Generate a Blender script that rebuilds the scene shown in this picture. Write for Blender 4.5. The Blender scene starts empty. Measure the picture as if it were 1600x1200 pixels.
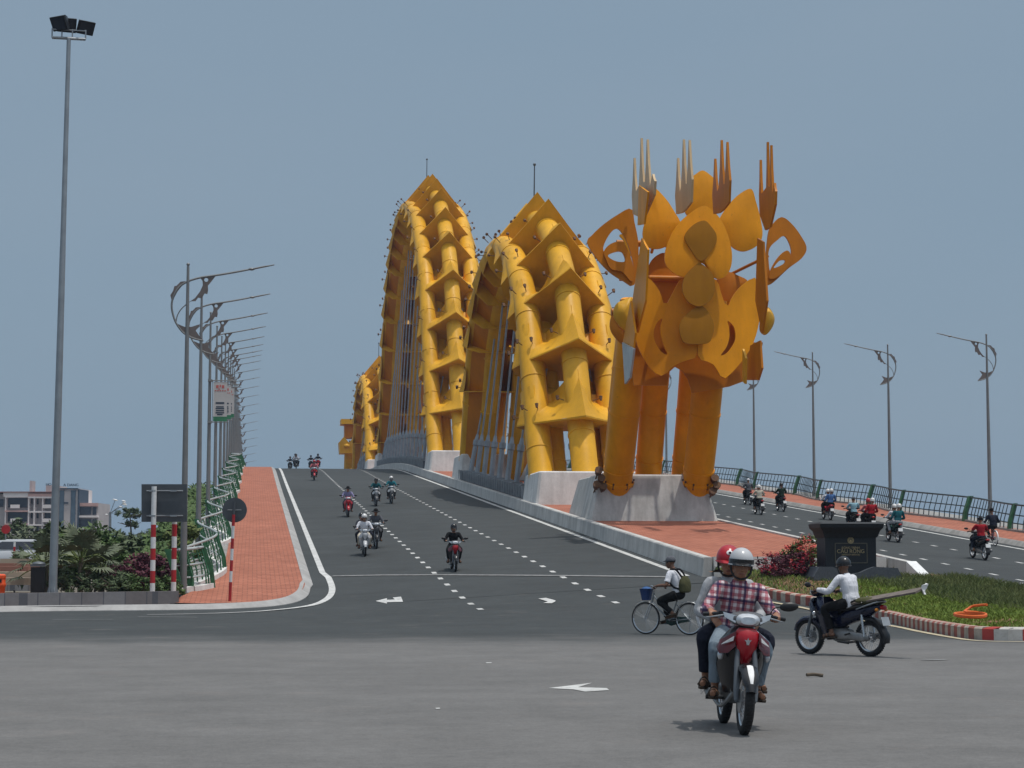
import bpy, bmesh, math, random
from math import sin, cos, pi, atan2, radians, sqrt, exp, log
from mathutils import Vector, Matrix, Euler
random.seed(7)
V = Vector
SC = bpy.context.scene
COL = SC.collection
# ------------------------------------------------------------------ camera maths (pixels are those of the 1600x1200 photograph)
F = 3000.0; CZ = 1.5; AL = math.atan(.1345); CA, SA = cos(AL), sin(AL); PT = math.atan(277/3000.0)
def rt(px, py):
    u = (px-800)/F; v = (600-py)/F; fw = cos(PT)-sin(PT)*v
    return u/fw, (sin(PT)+cos(PT)*v)/fw
def W(px, py, D):
    r, t = rt(px, py); X = r*D
    return V((X*CA+D*SA, D*CA-X*SA, CZ+t*D))
def WX(px, py, x):            # point on the plane of constant x
    r, t = rt(px, py); D = x/(r*CA+SA); return W(px, py, D)
def WY(px, py, y):            # point on the plane of constant y
    r, t = rt(px, py); D = y/(CA-r*SA); return W(px, py, D)
def cdir(a, b): return V((a*CA+b*SA, b*CA-a*SA, 0))
# ------------------------------------------------------------------ terrain profile of ramp and bridge
XL0, XL1, XM0, XM1, XR0, XR1 = 2.45, 13.55, 14.0, 20.3, 20.75, 31.85
XM = 17.15
def _prof():
    zl = [0.0]; zr = [0.0]
    def sl(y, a, y0):
        s = a/(1+exp(-(y-y0)/1.6))
        return s
    def crest(y):
        if y < 170: return None
        if y < 192: return .078+(.048-.078)*(y-170)/22
        if y < 265: return .048*(1-(y-192)/73)
        return max(-.045, -.045*(y-265)/120)
    for i in range(1, 901):
        y = i-.5; k = crest(y)
        a = sl(y, .0800, 55.0); b = sl(y, .0747, 45.6)
        if k is not None: a = b = k
        zl.append(zl[-1]+a); zr.append(zr[-1]+b)
    d = zr[180]-zl[180]
    for i in range(901):
        w = min(1, max(0, (i-140)/40.0)); zl[i] += d*w*w*(3-2*w)
    return zl, zr
ZL, ZR = _prof()
def lk(t, y):
    if y <= 0: return 0.0
    i = min(899, int(y)); f = min(1.0, y-i); return t[i]*(1-f)+t[i+1]*f
def h(x, y):
    a, b = lk(ZL, y), lk(ZR, y)
    if x < XM0: w = min(1, max(0, (x-XL0)/(XL1-XL0))); return a+(b-a)*w
    w = min(1, max(0, (x-XR0)/(XR1-XR0))); return b-.6*(b-a)*w
def G(px, py, off=0.0):
    D = 6.0; step = .25
    def g(D):
        p = W(px, py, D); return p.z-h(p.x, p.y)-off
    while D < 420 and g(D) > 0: D += step
    a, b = D-step, D
    for _ in range(30):
        m = (a+b)/2
        if g(m) > 0: a = m
        else: b = m
    p = W(px, py, b); p.z = h(p.x, p.y)+off
    return p
# ------------------------------------------------------------------ mesh builder
class MB:
    def __init__(s): s.v = []; s.f = []
    def add(s, vs, fs):
        n = len(s.v); s.v += [V(p) for p in vs]; s.f += [tuple(i+n for i in f) for f in fs]; return s
    def box(s, c, d, rot=None, tap=1.0, tapy=None):
        ty = tap if tapy is None else tapy
        vs = []
        for z in (-1, 1):
            kx = tap if z > 0 else 1; ky = ty if z > 0 else 1
            for x, y in ((-1, -1), (1, -1), (1, 1), (-1, 1)):
                p = V((x*d[0]/2*kx, y*d[1]/2*ky, z*d[2]/2))
                if rot: p = rot @ p
                vs.append(p+V(c))
        return s.add(vs, [(3, 2, 1, 0), (4, 5, 6, 7), (0, 1, 5, 4), (1, 2, 6, 5), (2, 3, 7, 6), (3, 0, 4, 7)])
    def tube(s, pts, r, n=8, cap=True, closed=False, flat=1.0, up=None):
        pts = [V(p) for p in pts]; m = len(pts)
        rs = list(r) if hasattr(r, '__len__') else [r]*m
        t0 = (pts[1]-pts[0]).normalized()
        a = V(up) if up else (V((0, 0, 1)) if abs(t0.z) < .9 else V((1, 0, 0)))
        u = (a-t0*a.dot(t0)).normalized(); vs = []
        for i, p in enumerate(pts):
            if closed: t = pts[(i+1) % m]-pts[i-1]
            elif i == 0: t = pts[1]-pts[0]
            elif i == m-1: t = pts[-1]-pts[-2]
            else: t = pts[i+1]-pts[i-1]
            t = t.normalized() if t.length > 1e-9 else t0
            u = u-t*u.dot(t); u = u.normalized() if u.length > 1e-6 else t.orthogonal().normalized()
            w = t.cross(u)
            for k in range(n):
                q = 2*pi*k/n; vs.append(p+(u*cos(q)*flat+w*sin(q))*rs[i])
        fs = []; lim = m if closed else m-1
        for i in range(lim):
            j = (i+1) % m
            for k in range(n):
                l = (k+1) % n; fs.append((i*n+k, i*n+l, j*n+l, j*n+k))
        if cap and not closed:
            fs.append(tuple(reversed(range(n)))); fs.append(tuple((m-1)*n+k for k in range(n)))
        return s.add(vs, fs)
    def loft(s, rings, cap=True, closed=True):
        n = len(rings[0]); vs = [p for r in rings for p in r]; fs = []
        for i in range(len(rings)-1):
            for k in range(n if closed else n-1):
                l = (k+1) % n; fs.append((i*n+k, i*n+l, (i+1)*n+l, (i+1)*n+k))
        if cap and closed:
            fs.append(tuple(reversed(range(n)))); m = (len(rings)-1)*n; fs.append(tuple(m+k for k in range(n)))
        return s.add(vs, fs)
    def ell(s, c, r, nu=12, nv=8, rot=None, z0=-1.0, z1=1.0):
        c = V(c); rings = []
        if not hasattr(r, '__len__'): r = (r, r, r)
        a0, a1 = math.asin(z0), math.asin(z1)
        for j in range(nv+1):
            q = a0+(a1-a0)*j/nv; ring = []
            for i in range(nu):
                p = V((cos(q)*cos(2*pi*i/nu)*r[0], cos(q)*sin(2*pi*i/nu)*r[1], sin(q)*r[2]))
                if rot: p = rot @ p
                ring.append(c+p)
            rings.append(ring)
        return s.loft(rings)
    def lathe(s, prof, n=16, M=None):
        rings = []
        for r, z in prof:
            rings.append([(M @ V((r*cos(2*pi*k/n), r*sin(2*pi*k/n), z))) if M else V((r*cos(2*pi*k/n), r*sin(2*pi*k/n), z)) for k in range(n)])
        return s.loft(rings)
    def prism(s, poly, off):       # poly: 3-D outline, extruded by vector off
        n = len(poly); off = V(off); vs = [V(p) for p in poly]+[V(p)+off for p in poly]
        fs = [tuple(reversed(range(n))), tuple(n+k for k in range(n))]
        for k in range(n): l = (k+1) % n; fs.append((k, l, n+l, n+k))
        return s.add(vs, fs)
    def cyl(s, a, b, r, n=10): return s.tube([a, b], r, n)
    def quad(s, a, b, c, d): return s.add([a, b, c, d], [(0, 1, 2, 3)])
    def mesh(s, name, sharp=38, mats=None, off=None):
        me = bpy.data.meshes.new(name)
        vs = [p-off for p in s.v] if off is not None else s.v
        me.from_pydata([tuple(p) for p in vs], [], s.f)
        bm = bmesh.new(); bm.from_mesh(me); bmesh.ops.recalc_face_normals(bm, faces=bm.faces); bm.to_mesh(me); bm.free()
        if sharp is not None:
            me.shade_smooth(); me.set_sharp_from_angle(angle=radians(sharp))
        return me
    def build(s, name, mat, parent=None, sharp=38, world=True):
        off = None
        if parent is not None and world:
            o = V((0, 0, 0)); p = parent
            while p is not None: o += p.location; p = p.parent
            off = o
        return put(name, s.mesh(name, sharp, off=off), mat, parent)
def put(name, me, mat, parent=None):
    o = bpy.data.objects.new(name, me); COL.objects.link(o)
    if parent is not None: o.parent = parent
    if mat is not None:
        if len(me.materials) == 0: me.materials.append(None)
        o.material_slots[0].link = 'OBJECT'; o.material_slots[0].material = mat
    return o
def tag(o, label=None, cat=None, group=None, kind=None):
    if label: o['label'] = label
    if cat: o['category'] = cat
    if group: o['group'] = group
    if kind: o['kind'] = kind
    return o
def thing(name, label, cat, loc=(0, 0, 0), group=None, rot=(0, 0, 0)):
    o = bpy.data.objects.new(name, None); COL.objects.link(o); o.empty_display_size = .2
    o.location = V(loc); o.rotation_euler = rot
    return tag(o, label, cat, group)
def clone(o, parent=None):
    c = o.copy(); COL.objects.link(c)
    if parent is not None: c.parent = parent
    for ch in list(o.children): clone(ch, c)
    return c
def cr(pts, k=6, closed=False):          # Catmull-Rom
    pts = [V(p) for p in pts]; n = len(pts); out = []
    for i in range(n if closed else n-1):
        if closed: a, b, c, d = pts[i-1], pts[i], pts[(i+1) % n], pts[(i+2) % n]
        else: a, b, c, d = pts[max(0, i-1)], pts[i], pts[i+1], pts[min(n-1, i+2)]
        for j in range(k):
            t = j/k; out.append(.5*((2*b)+(c-a)*t+(2*a-5*b+4*c-d)*t*t+(3*b-a-3*c+d)*t**3))
    if not closed: out.append(pts[-1])
    return out
# ------------------------------------------------------------------ materials
def srgb(r, g, b):
    f = lambda c: (c/255/12.92) if c/255 <= .04045 else ((c/255+.055)/1.055)**2.4
    return (f(r), f(g), f(b))
class NT:
    def __init__(s, name):
        s.m = bpy.data.materials.new(name); s.m.use_nodes = True; s.t = s.m.node_tree; s.b = s.t.nodes['Principled BSDF']
        s.co = s.t.nodes.new('ShaderNodeTexCoord').outputs['Object']
    def n(s, ty, **kw):
        q = s.t.nodes.new(ty)
        for k, v in kw.items():
            if k.startswith('_'): setattr(q, k[1:], v)
        return q
    def link(s, a, b): s.t.links.new(a, b)
    def mapc(s, scale=(1, 1, 1), rot=(0, 0, 0)):
        q = s.n('ShaderNodeMapping'); s.link(s.co, q.inputs['Vector']); q.inputs['Scale'].default_value = scale; q.inputs['Rotation'].default_value = rot; return q.outputs[0]
    def noise(s, scale, detail=4, rough=.55, vec=None, dist=0):
        q = s.n('ShaderNodeTexNoise'); q.inputs['Scale'].default_value = scale; q.inputs['Detail'].default_value = detail; q.inputs['Roughness'].default_value = rough
        q.inputs['Distortion'].default_value = dist
        s.link(vec if vec is not None else s.co, q.inputs['Vector']); return q.outputs['Fac']
    def ramp(s, fac, stops):
        q = s.n('ShaderNodeValToRGB'); e = q.color_ramp.elements
        while len(e) < len(stops): e.new(.5)
        for i, (p, c) in enumerate(stops): e[i].position = p; e[i].color = (*c, 1) if len(c) == 3 else c
        s.link(fac, q.inputs[0]); return q.outputs[0]
    def mix(s, fac, a, b, mode='MIX'):
        q = s.n('ShaderNodeMix'); q.data_type = 'RGBA'; q.blend_type = mode
        for i, x in ((0, fac), (6, a), (7, b)):
            if hasattr(x, 'is_linked') or hasattr(x, 'links'): s.link(x, q.inputs[i])
            elif isinstance(x, (int, float)): q.inputs[i].default_value = x
            else: q.inputs[i].default_value = (*x, 1) if len(x) == 3 else x
        return q.outputs[2]
    def math(s, op, a, b=0.0):
        q = s.n('ShaderNodeMath'); q.operation = op
        for i, x in enumerate((a, b)):
            if isinstance(x, (int, float)): q.inputs[i].default_value = x
            else: s.link(x, q.inputs[i])
        return q.outputs[0]
    def sep(s, vec=None):
        q = s.n('ShaderNodeSeparateXYZ'); s.link(vec if vec is not None else s.co, q.inputs[0]); return q.outputs
    def col(s, x):
        if isinstance(x, tuple): s.b.inputs['Base Color'].default_value = (*x, 1)
        else: s.link(x, s.b.inputs['Base Color'])
    def bump(s, fac, strength=.3, dist=.02):
        q = s.n('ShaderNodeBump'); q.inputs['Strength'].default_value = strength; q.inputs['Distance'].default_value = dist
        s.link(fac, q.inputs['Height']); s.link(q.outputs[0], s.b.inputs['Normal'])
    def set(s, rough=.5, metal=0.0, spec=.5, **kw):
        s.b.inputs['Roughness'].default_value = rough; s.b.inputs['Metallic'].default_value = metal; s.b.inputs['Specular IOR Level'].default_value = spec
        return s.m
def mat(name, c, rough=.5, metal=0.0, var=.15, scale=3.0, bump=0.0, bscale=30.0, spec=.4, dirt=None):
    t = NT(name); f = t.noise(scale, 5, .6)
    lo = tuple(max(0, x*(1-var)) for x in c); hi = tuple(min(1, x*(1+var)) for x in c)
    k = t.ramp(f, [(.3, lo), (.7, hi)])
    if dirt:
        g = t.ramp(t.noise(scale*2.7, 6, .65), [(.52, (0, 0, 0)), (.72, (1, 1, 1))]); k = t.mix(t.math('MULTIPLY', g, .5), k, dirt)
    t.col(k)
    if bump: t.bump(t.noise(bscale, 4), bump, .02)
    return t.set(rough, metal, spec)
MT = {}
def M(key): return MT[key]
def mats():
    # asphalt: darker resurfaced and paler, dusty old sheet
    def asphalt(name, base, stretch, patch, dusty=0):
        t = NT(name); v = t.mapc((stretch[0], stretch[1], 1))
        a = t.noise(.12, 5, .6, v); b = t.noise(.9, 6, .65); c = t.noise(60, 3, .7); st = t.noise(.5, 4, .6, t.mapc((.12, 1.1, 1), (0, 0, .16)))
        k = t.ramp(a, [(.3, tuple(x*(1-patch) for x in base)), (.7, tuple(x*(1+patch) for x in base))])
        k = t.mix(.35, k, t.ramp(b, [(.35, (.75,)*3), (.65, (1.25,)*3)]), 'MULTIPLY')
        k = t.mix(.45, k, t.ramp(c, [(.3, (.55,)*3), (.7, (1.45,)*3)]), 'MULTIPLY')
        k = t.mix(.4, k, t.ramp(st, [(.35, (.8,)*3), (.65, (1.2,)*3)]), 'MULTIPLY')
        vo = t.n('ShaderNodeTexVoronoi'); vo.feature = 'DISTANCE_TO_EDGE'; vo.inputs['Scale'].default_value = .22; t.link(t.co, vo.inputs['Vector'])
        wv = t.n('ShaderNodeVectorMath'); wv.operation = 'ADD'; nn = t.n('ShaderNodeTexNoise'); nn.inputs['Scale'].default_value = 1.4; nn.inputs['Detail'].default_value = 4
        t.link(t.co, nn.inputs['Vector']); t.link(t.co, wv.inputs[0]); t.link(nn.outputs['Color'], wv.inputs[1]); t.link(wv.outputs[0], vo.inputs['Vector'])
        crk = t.ramp(vo.outputs['Distance'], [(0, (1, 1, 1)), (.012, (0, 0, 0))]); gate = t.ramp(t.noise(.3, 2), [(.55, (0, 0, 0)), (.62, (1, 1, 1))])
        k = t.mix(t.math('MULTIPLY', t.math('MULTIPLY', crk, gate), .35), k, tuple(x*.45 for x in base))
        if dusty: k = t.mix(t.math('MULTIPLY', t.ramp(t.noise(.35, 5, .6), [(.5, (0, 0, 0)), (.75, (1, 1, 1))]), dusty), k, (.22, .19, .165))
        t.col(k); t.bump(t.noise(90, 3, .7), .35, .01); return t.set(.88, 0, .25)
    MT['asph'] = asphalt('dark_asphalt', (.049, .054, .056), (1, .25), .12)
    MT['asph_old'] = asphalt('pale_asphalt', (.172, .167, .163), (.5, 1), .13, .25)
    def pavers(name, base, sx):
        t = NT(name); br = t.n('ShaderNodeTexBrick'); t.link(t.co, br.inputs['Vector'])
        br.inputs['Color1'].default_value = (*base, 1); br.inputs['Color2'].default_value = (base[0]*.8, base[1]*.74, base[2]*.72, 1); br.inputs['Mortar'].default_value = (base[0]*.5, base[1]*.52, base[2]*.56, 1)
        br.inputs['Scale'].default_value = 1.0; br.inputs['Mortar Size'].default_value = .016; br.inputs['Brick Width'].default_value = sx; br.inputs['Row Height'].default_value = sx
        k = t.mix(.5, br.outputs['Color'], t.ramp(t.noise(.5, 6, .65), [(.3, (.66, .64, .62)), (.7, (1.2, 1.2, 1.2))]), 'MULTIPLY')
        k = t.mix(.6, k, t.ramp(t.noise(5, 5, .7), [(.35, (.85,)*3), (.7, (1.12,)*3)]), 'MULTIPLY')
        t.col(k); return t.set(.85, 0, .25)
    MT['pave'] = pavers('orange_pavers', (.41, .155, .098), .3)
    MT['pave_grey'] = pavers('grey_slabs', (.24, .23, .235), .6)
    def concrete(name, base, streak=.5):
        t = NT(name); a = t.noise(.7, 6, .65); s = t.noise(1.2, 4, .6, t.mapc((2.2, 2.2, .18)))
        k = t.ramp(a, [(.3, tuple(x*.78 for x in base)), (.7, tuple(min(1, x*1.12) for x in base))])
        k = t.mix(streak, k, t.ramp(s, [(.38, (.68, .67, .66)), (.6, (1.05,)*3)]), 'MULTIPLY')
        k = t.mix(.3, k, t.ramp(t.noise(9, 5, .7), [(.35, (.8,)*3), (.65, (1.12,)*3)]), 'MULTIPLY')
        t.col(k); t.bump(t.noise(25, 5, .7), .25, .01); return t.set(.82, 0, .3)
    MT['conc'] = concrete('weathered_concrete', (.30, .295, .285), .7)
    MT['conc_p'] = concrete('parapet_concrete', (.52, .51, .49), .6)
    MT['conc_w'] = concrete('pale_concrete', (.70, .69, .67), .35)
    MT['kerb'] = concrete('kerb_stone', (.36, .355, .35), .3)
    def paintline():
        t = NT('road_paint'); wear = t.ramp(t.noise(7, 6, .75), [(.34, (0, 0, 0)), (.44, (1, 1, 1))])
        t.col(t.mix(wear, (.18, .18, .18), t.ramp(t.noise(1.5, 4), [(.3, (.42, .42, .41)), (.7, (.6, .6, .59))]))); return t.set(.7, 0, .3)
    MT['line'] = paintline()
    MT['line_faint'] = mat('worn_road_paint', (.2, .2, .2), .8, 0, .35, 4)
    # dragon steel
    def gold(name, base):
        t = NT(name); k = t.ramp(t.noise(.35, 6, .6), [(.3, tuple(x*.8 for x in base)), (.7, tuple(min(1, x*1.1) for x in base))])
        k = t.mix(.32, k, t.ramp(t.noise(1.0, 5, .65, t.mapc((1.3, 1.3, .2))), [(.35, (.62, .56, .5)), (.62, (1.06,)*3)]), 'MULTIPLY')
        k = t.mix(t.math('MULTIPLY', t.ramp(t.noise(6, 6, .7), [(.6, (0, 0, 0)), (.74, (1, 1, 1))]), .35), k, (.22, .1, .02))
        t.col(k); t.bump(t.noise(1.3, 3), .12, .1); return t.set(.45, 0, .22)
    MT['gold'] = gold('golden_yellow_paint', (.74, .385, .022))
    MT['gold_skylit'] = gold('sky_sheen_pale_gold', (.62, .44, .25))  # pale tone puts sky reflection on the left-hand fans into the colour
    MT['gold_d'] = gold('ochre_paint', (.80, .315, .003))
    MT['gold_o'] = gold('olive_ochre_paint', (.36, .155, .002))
    MT['gold_r'] = gold('red_brown_and_shaded_gold', (.56, .185, .005))  # red-brown parts, and gold parts with shade put into the colour
    MT['steel'] = mat('galvanised_steel', (.30, .32, .34), .45, .6, .15, 2)
    MT['steel_d'] = mat('dark_grey_steel', (.105, .118, .135), .5, .2, .2, 2)
    MT['pole'] = mat('lamp_pole_paint', (.215, .215, .215), .45, .3, .15, 1.5)
    MT['ornament'] = mat('bronze_brown_paint', (.17, .14, .13), .5, .2, .2, 3)
    MT['green'] = mat('green_railing_paint', (.03, .125, .055), .5, 0, .3, 4, dirt=(.06, .07, .05))
    MT['white'] = mat('white_paint', (.72, .72, .72), .5, 0, .08, 3, dirt=(.4, .38, .36))
    MT['rail'] = mat('pale_grey_rail_paint', (.40, .43, .43), .45, .1, .15, 2)
    MT['rail_backlit'] = mat('backlit_dark_teal_rail', (.035, .062, .068), .45, .1, .2, 2)  # same railing design as the left, darkened to paint in the backlight
    MT['red'] = mat('red_paint', (.42, .02, .025), .45, 0, .12, 4, dirt=(.25, .08, .07))
    MT['signback'] = mat('sign_back_metal', (.085, .092, .102), .55, .3, .15, 2)
    MT['black'] = mat('black_plastic', (.012, .012, .014), .38, 0, .2, 6)
    MT['rubber'] = mat('tyre_rubber', (.018, .018, .019), .85, 0, .3, 8, bump=.3, bscale=60)
    MT['chrome'] = mat('chrome', (.55, .55, .56), .2, .9, .05, 3)
    MT['alu'] = mat('engine_aluminium', (.22, .22, .22), .4, .5, .25, 9)
    MT['seatv'] = mat('seat_vinyl', (.014, .013, .013), .55, 0, .2, 9)
    MT['lens'] = mat('headlight_lens', (.55, .57, .6), .12, .5, .1, 20)
    MT['redlens'] = mat('tail_lamp_lens', (.35, .01, .01), .2, 0, .1, 9)
    MT['amber'] = mat('amber_lens', (.55, .2, .02), .2, 0, .1, 9)
    MT['granite'] = mat('dark_granite', (.018, .021, .026), .5, 0, .4, 30, spec=.3)
    MT['granite_g'] = mat('grey_granite', (.075, .085, .10), .5, 0, .25, 25)
    MT['bronze'] = mat('gilded_letters', (.42, .33, .18), .4, .4, .1, 20)
    MT['bronze_d'] = mat('dull_bronze_frame', (.12, .11, .085), .5, .3, .2, 20)
    MT['skin'] = mat('tanned_skin', (.30, .145, .085), .5, 0, .12, 9, bump=.08, bscale=60)
    MT['skin_d'] = mat('dark_tanned_skin', (.155, .075, .045), .5, 0, .12, 9)
    MT['hair'] = mat('black_hair', (.01, .009, .009), .5, 0, .2, 20)
    MT['eye'] = mat('eye', (.02, .015, .012), .2, 0, .05, 9)
    MT['lip'] = mat('lips', (.22, .085, .065), .5, 0, .1, 12)
    def cloth(name, c, var=.12, rough=.9):
        t = NT(name); k = t.ramp(t.noise(5, 5, .6), [(.3, tuple(x*(1-var) for x in c)), (.7, tuple(min(1, x*(1+var)) for x in c))]); t.col(k)
        t.bump(t.noise(7, 4, .55, t.mapc((1, 1, .55)), 1.2), .75, .05); return t.set(rough, 0, .15)
    for k, c in dict(c_white=(.62, .63, .68), c_navy=(.016, .019, .032), c_black=(.012, .012, .013), c_jeans=(.045, .075, .115), c_jeansl=(.20, .25, .30), c_teal=(.02, .16, .2),
                     c_lav=(.25, .24, .40), c_red=(.30, .012, .02), c_dteal=(.015, .095, .115), c_grey=(.10, .105, .12), c_cream=(.5, .46, .38), c_pink=(.45, .14, .16), c_pale=(.42, .44, .5),
                     c_blue=(.06, .13, .3), c_lblue=(.25, .42, .5), c_brown=(.06, .045, .035), c_dgreen=(.015, .03, .02), c_olive=(.07, .07, .035), c_palegrey=(.36, .37, .39)).items(): MT[k] = cloth(k, c)
    def plaid():
        t = NT('plaid_cloth'); o = t.sep(t.mapc((1, 1, 1), (0, .06, 0)))
        def band(ch, per, lo, hi, ph=0):
            f = t.math('FRACT', t.math('ADD', t.math('MULTIPLY', ch, 1/per), ph)); return t.math('MULTIPLY', t.math('GREATER_THAN', f, lo), t.math('LESS_THAN', f, hi))
        rx = band(o[0], .062, 0, .5); rz = band(o[2], .062, 0, .5)
        k = t.mix(t.math('MULTIPLY', rx, .62), (.62, .54, .56), (.30, .018, .045)); k = t.mix(t.math('MULTIPLY', rz, .62), k, (.27, .018, .045))
        k = t.mix(t.math('MULTIPLY', band(o[0], .124, .16, .34), .8), k, (.03, .022, .075)); k = t.mix(t.math('MULTIPLY', band(o[2], .124, .16, .34), .8), k, (.03, .022, .075))
        t.col(k); t.bump(t.noise(7, 4, .55, t.mapc((1, 1, .55)), 1.2), .75, .05); return t.set(.9, 0, .15)
    MT['plaid'] = plaid()
    for k, c in dict(p_black=(.012, .012, .014), p_navy=(.008, .011, .03), p_red=(.38, .012, .022), p_silver=(.45, .46, .48), p_grey=(.09, .09, .095), p_green=(.012, .05, .045), p_white=(.6, .6, .6), p_blue=(.02, .05, .16), p_orange=(.75, .12, .015), p_bred=(.42, .015, .04)).items():
        MT[k] = mat(k+'_gloss', c, .22, 0, .08, 5, spec=.5)
    MT['plank'] = mat('grey_brown_timber', (.14, .115, .10), .8, 0, .3, 6, bump=.3, bscale=20)
    MT['soil'] = mat('red_brown_soil', (.16, .085, .045), .95, 0, .3, 2.5, bump=.5, bscale=12)
    MT['dry'] = mat('dusty_ground', (.14, .125, .10), .95, 0, .25, .2, bump=.3, bscale=4)
    def leafm(name, c, c2):
        t = NT(name); oi = t.n('ShaderNodeObjectInfo'); k = t.ramp(t.noise(1.6, 5, .65), [(.3, c), (.7, c2)])
        k = t.mix(.5, k, t.ramp(t.noise(14, 2, .6), [(.3, (.6,)*3), (.7, (1.4,)*3)]), 'MULTIPLY'); t.col(k)
        t.b.inputs['Transmission Weight'].default_value = 0; return t.set(.65, 0, .25)
    MT['leaf'] = leafm('green_leaves', (.04, .075, .022), (.105, .165, .05)); MT['leaf_d'] = leafm('dark_green_leaves', (.045, .07, .035), (.11, .145, .07))
    MT['leaf_g'] = leafm('grey_green_leaves', (.075, .095, .06), (.17, .19, .12)); MT['leaf_p'] = leafm('purple_leaves', (.06, .018, .03), (.15, .04, .06))
    MT['leaf_y'] = leafm('yellow_green_leaves', (.07, .10, .025), (.14, .17, .05)); MT['grass'] = leafm('grass_blades', (.10, .165, .022), (.22, .29, .05)); MT['grass_t'] = leafm('tall_dull_grass', (.085, .12, .035), (.17, .19, .07))
    MT['flower'] = mat('red_flowers', (.5, .05, .04), .6, 0, .3, 8); MT['flower2'] = mat('dark_red_flowers', (.33, .015, .035), .6, 0, .3, 8)
    MT['bark'] = mat('bark', (.09, .07, .05), .9, 0, .3, 8, bump=.5, bscale=20)
    MT['pinkwall'] = mat('pink_render', (.58, .35, .31), .8, 0, .12, .3); MT['greywall'] = mat('grey_render', (.47, .42, .41), .8, 0, .12, .3); MT['whitewall'] = mat('white_render', (.78, .70, .68), .8, 0, .1, .3)
    MT['window'] = mat('dark_window_glass', (.03, .036, .05), .2, 0, .2, .8); MT['roofred'] = mat('faded_red_roof', (.28, .12, .10), .8, 0, .15, .5); MT['glassbl'] = mat('blue_grey_glass', (.09, .13, .17), .15, 0, .15, .5)
    MT['signblue'] = mat('dark_blue_letters', (.03, .05, .08), .6); MT['beige'] = mat('beige_tiles', (.42, .33, .25), .8, 0, .12, .6); MT['terra'] = mat('terracotta_steps', (.33, .15, .11), .85, 0, .15, .8)
    MT['orange'] = mat('orange_plastic', (.72, .09, .02), .4, 0, .08, 3); MT['hose'] = mat('orange_hose', (.68, .13, .02), .5, 0, .1, 6)
    MT['carpaint'] = mat('white_car_paint', (.5, .52, .55), .25, 0, .05, 2, spec=.5); MT['p_dkred'] = mat('dark_red_gloss', (.10, .008, .012), .22, 0, .1, 5, spec=.5); MT['carblue'] = mat('pale_blue_car_paint', (.2, .3, .4), .25, 0, .05, 2, spec=.5)
    MT['rust'] = mat('rusty_bolts', (.12, .06, .03), .8, 0, .3, 6); MT['bannerw'] = mat('banner_cloth', (.5, .48, .47), .8, 0, .08, 1.2); MT['bannerr'] = mat('banner_red_print', (.5, .13, .12), .8); MT['bannerg'] = mat('banner_green_print', (.04, .17, .09), .8, 0, .3, 2)
    MT['rainc'] = mat('thin_white_raincoat', (.5, .52, .56), .4, 0, .1, 5, bump=.5, bscale=9)
    MT['rainc'].node_tree.nodes['Principled BSDF'].inputs['Alpha'].default_value = .6
mats()
# ================================================================== SETTING
def sheet(name, xs, ys, off, mt, zf=None, kind='structure'):
    mb = MB(); vs = []; fs = []; n = len(xs)
    for y in ys:
        for x in xs: vs.append(V((x, y, (zf or h)(x, y)+off)))
    for j in range(len(ys)-1):
        for i in range(n-1): fs.append((j*n+i, j*n+i+1, (j+1)*n+i+1, (j+1)*n+i))
    mb.add(vs, fs); o = mb.build(name, mt); return tag(o, kind=kind)
def frange(a, b, st):
    n = max(1, int(math.ceil((b-a)/st))); return [a+(b-a)*i/n for i in range(n+1)]
YB = frange(57, 75, .5)+frange(75, 120, 1.5)[1:]+frange(120, 260, 2.5)[1:]+frange(260, 620, 8)[1:]
def strip(mb, pts, w, off=0.008, wid=None):           # flat painted strip along world points (z from h)
    L = []; R = []; n = len(pts)
    for i, p in enumerate(pts):
        a = pts[max(0, i-1)]; b = pts[min(n-1, i+1)]; t = V((b.x-a.x, b.y-a.y, 0)).normalized(); q = V((-t.y, t.x, 0))*(wid[i] if wid else w)*.5
        for S, s in ((L, 1), (R, -1)):
            c = V((p.x, p.y, 0))+q*s; c.z = h(c.x, c.y)+off; S.append(c)
    for i in range(n-1): mb.quad(R[i], R[i+1], L[i+1], L[i])
def gpoly(mb, pix, off=.022): mb.add([G(x, y, off) for x, y in pix], [tuple(range(len(pix)))])
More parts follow.
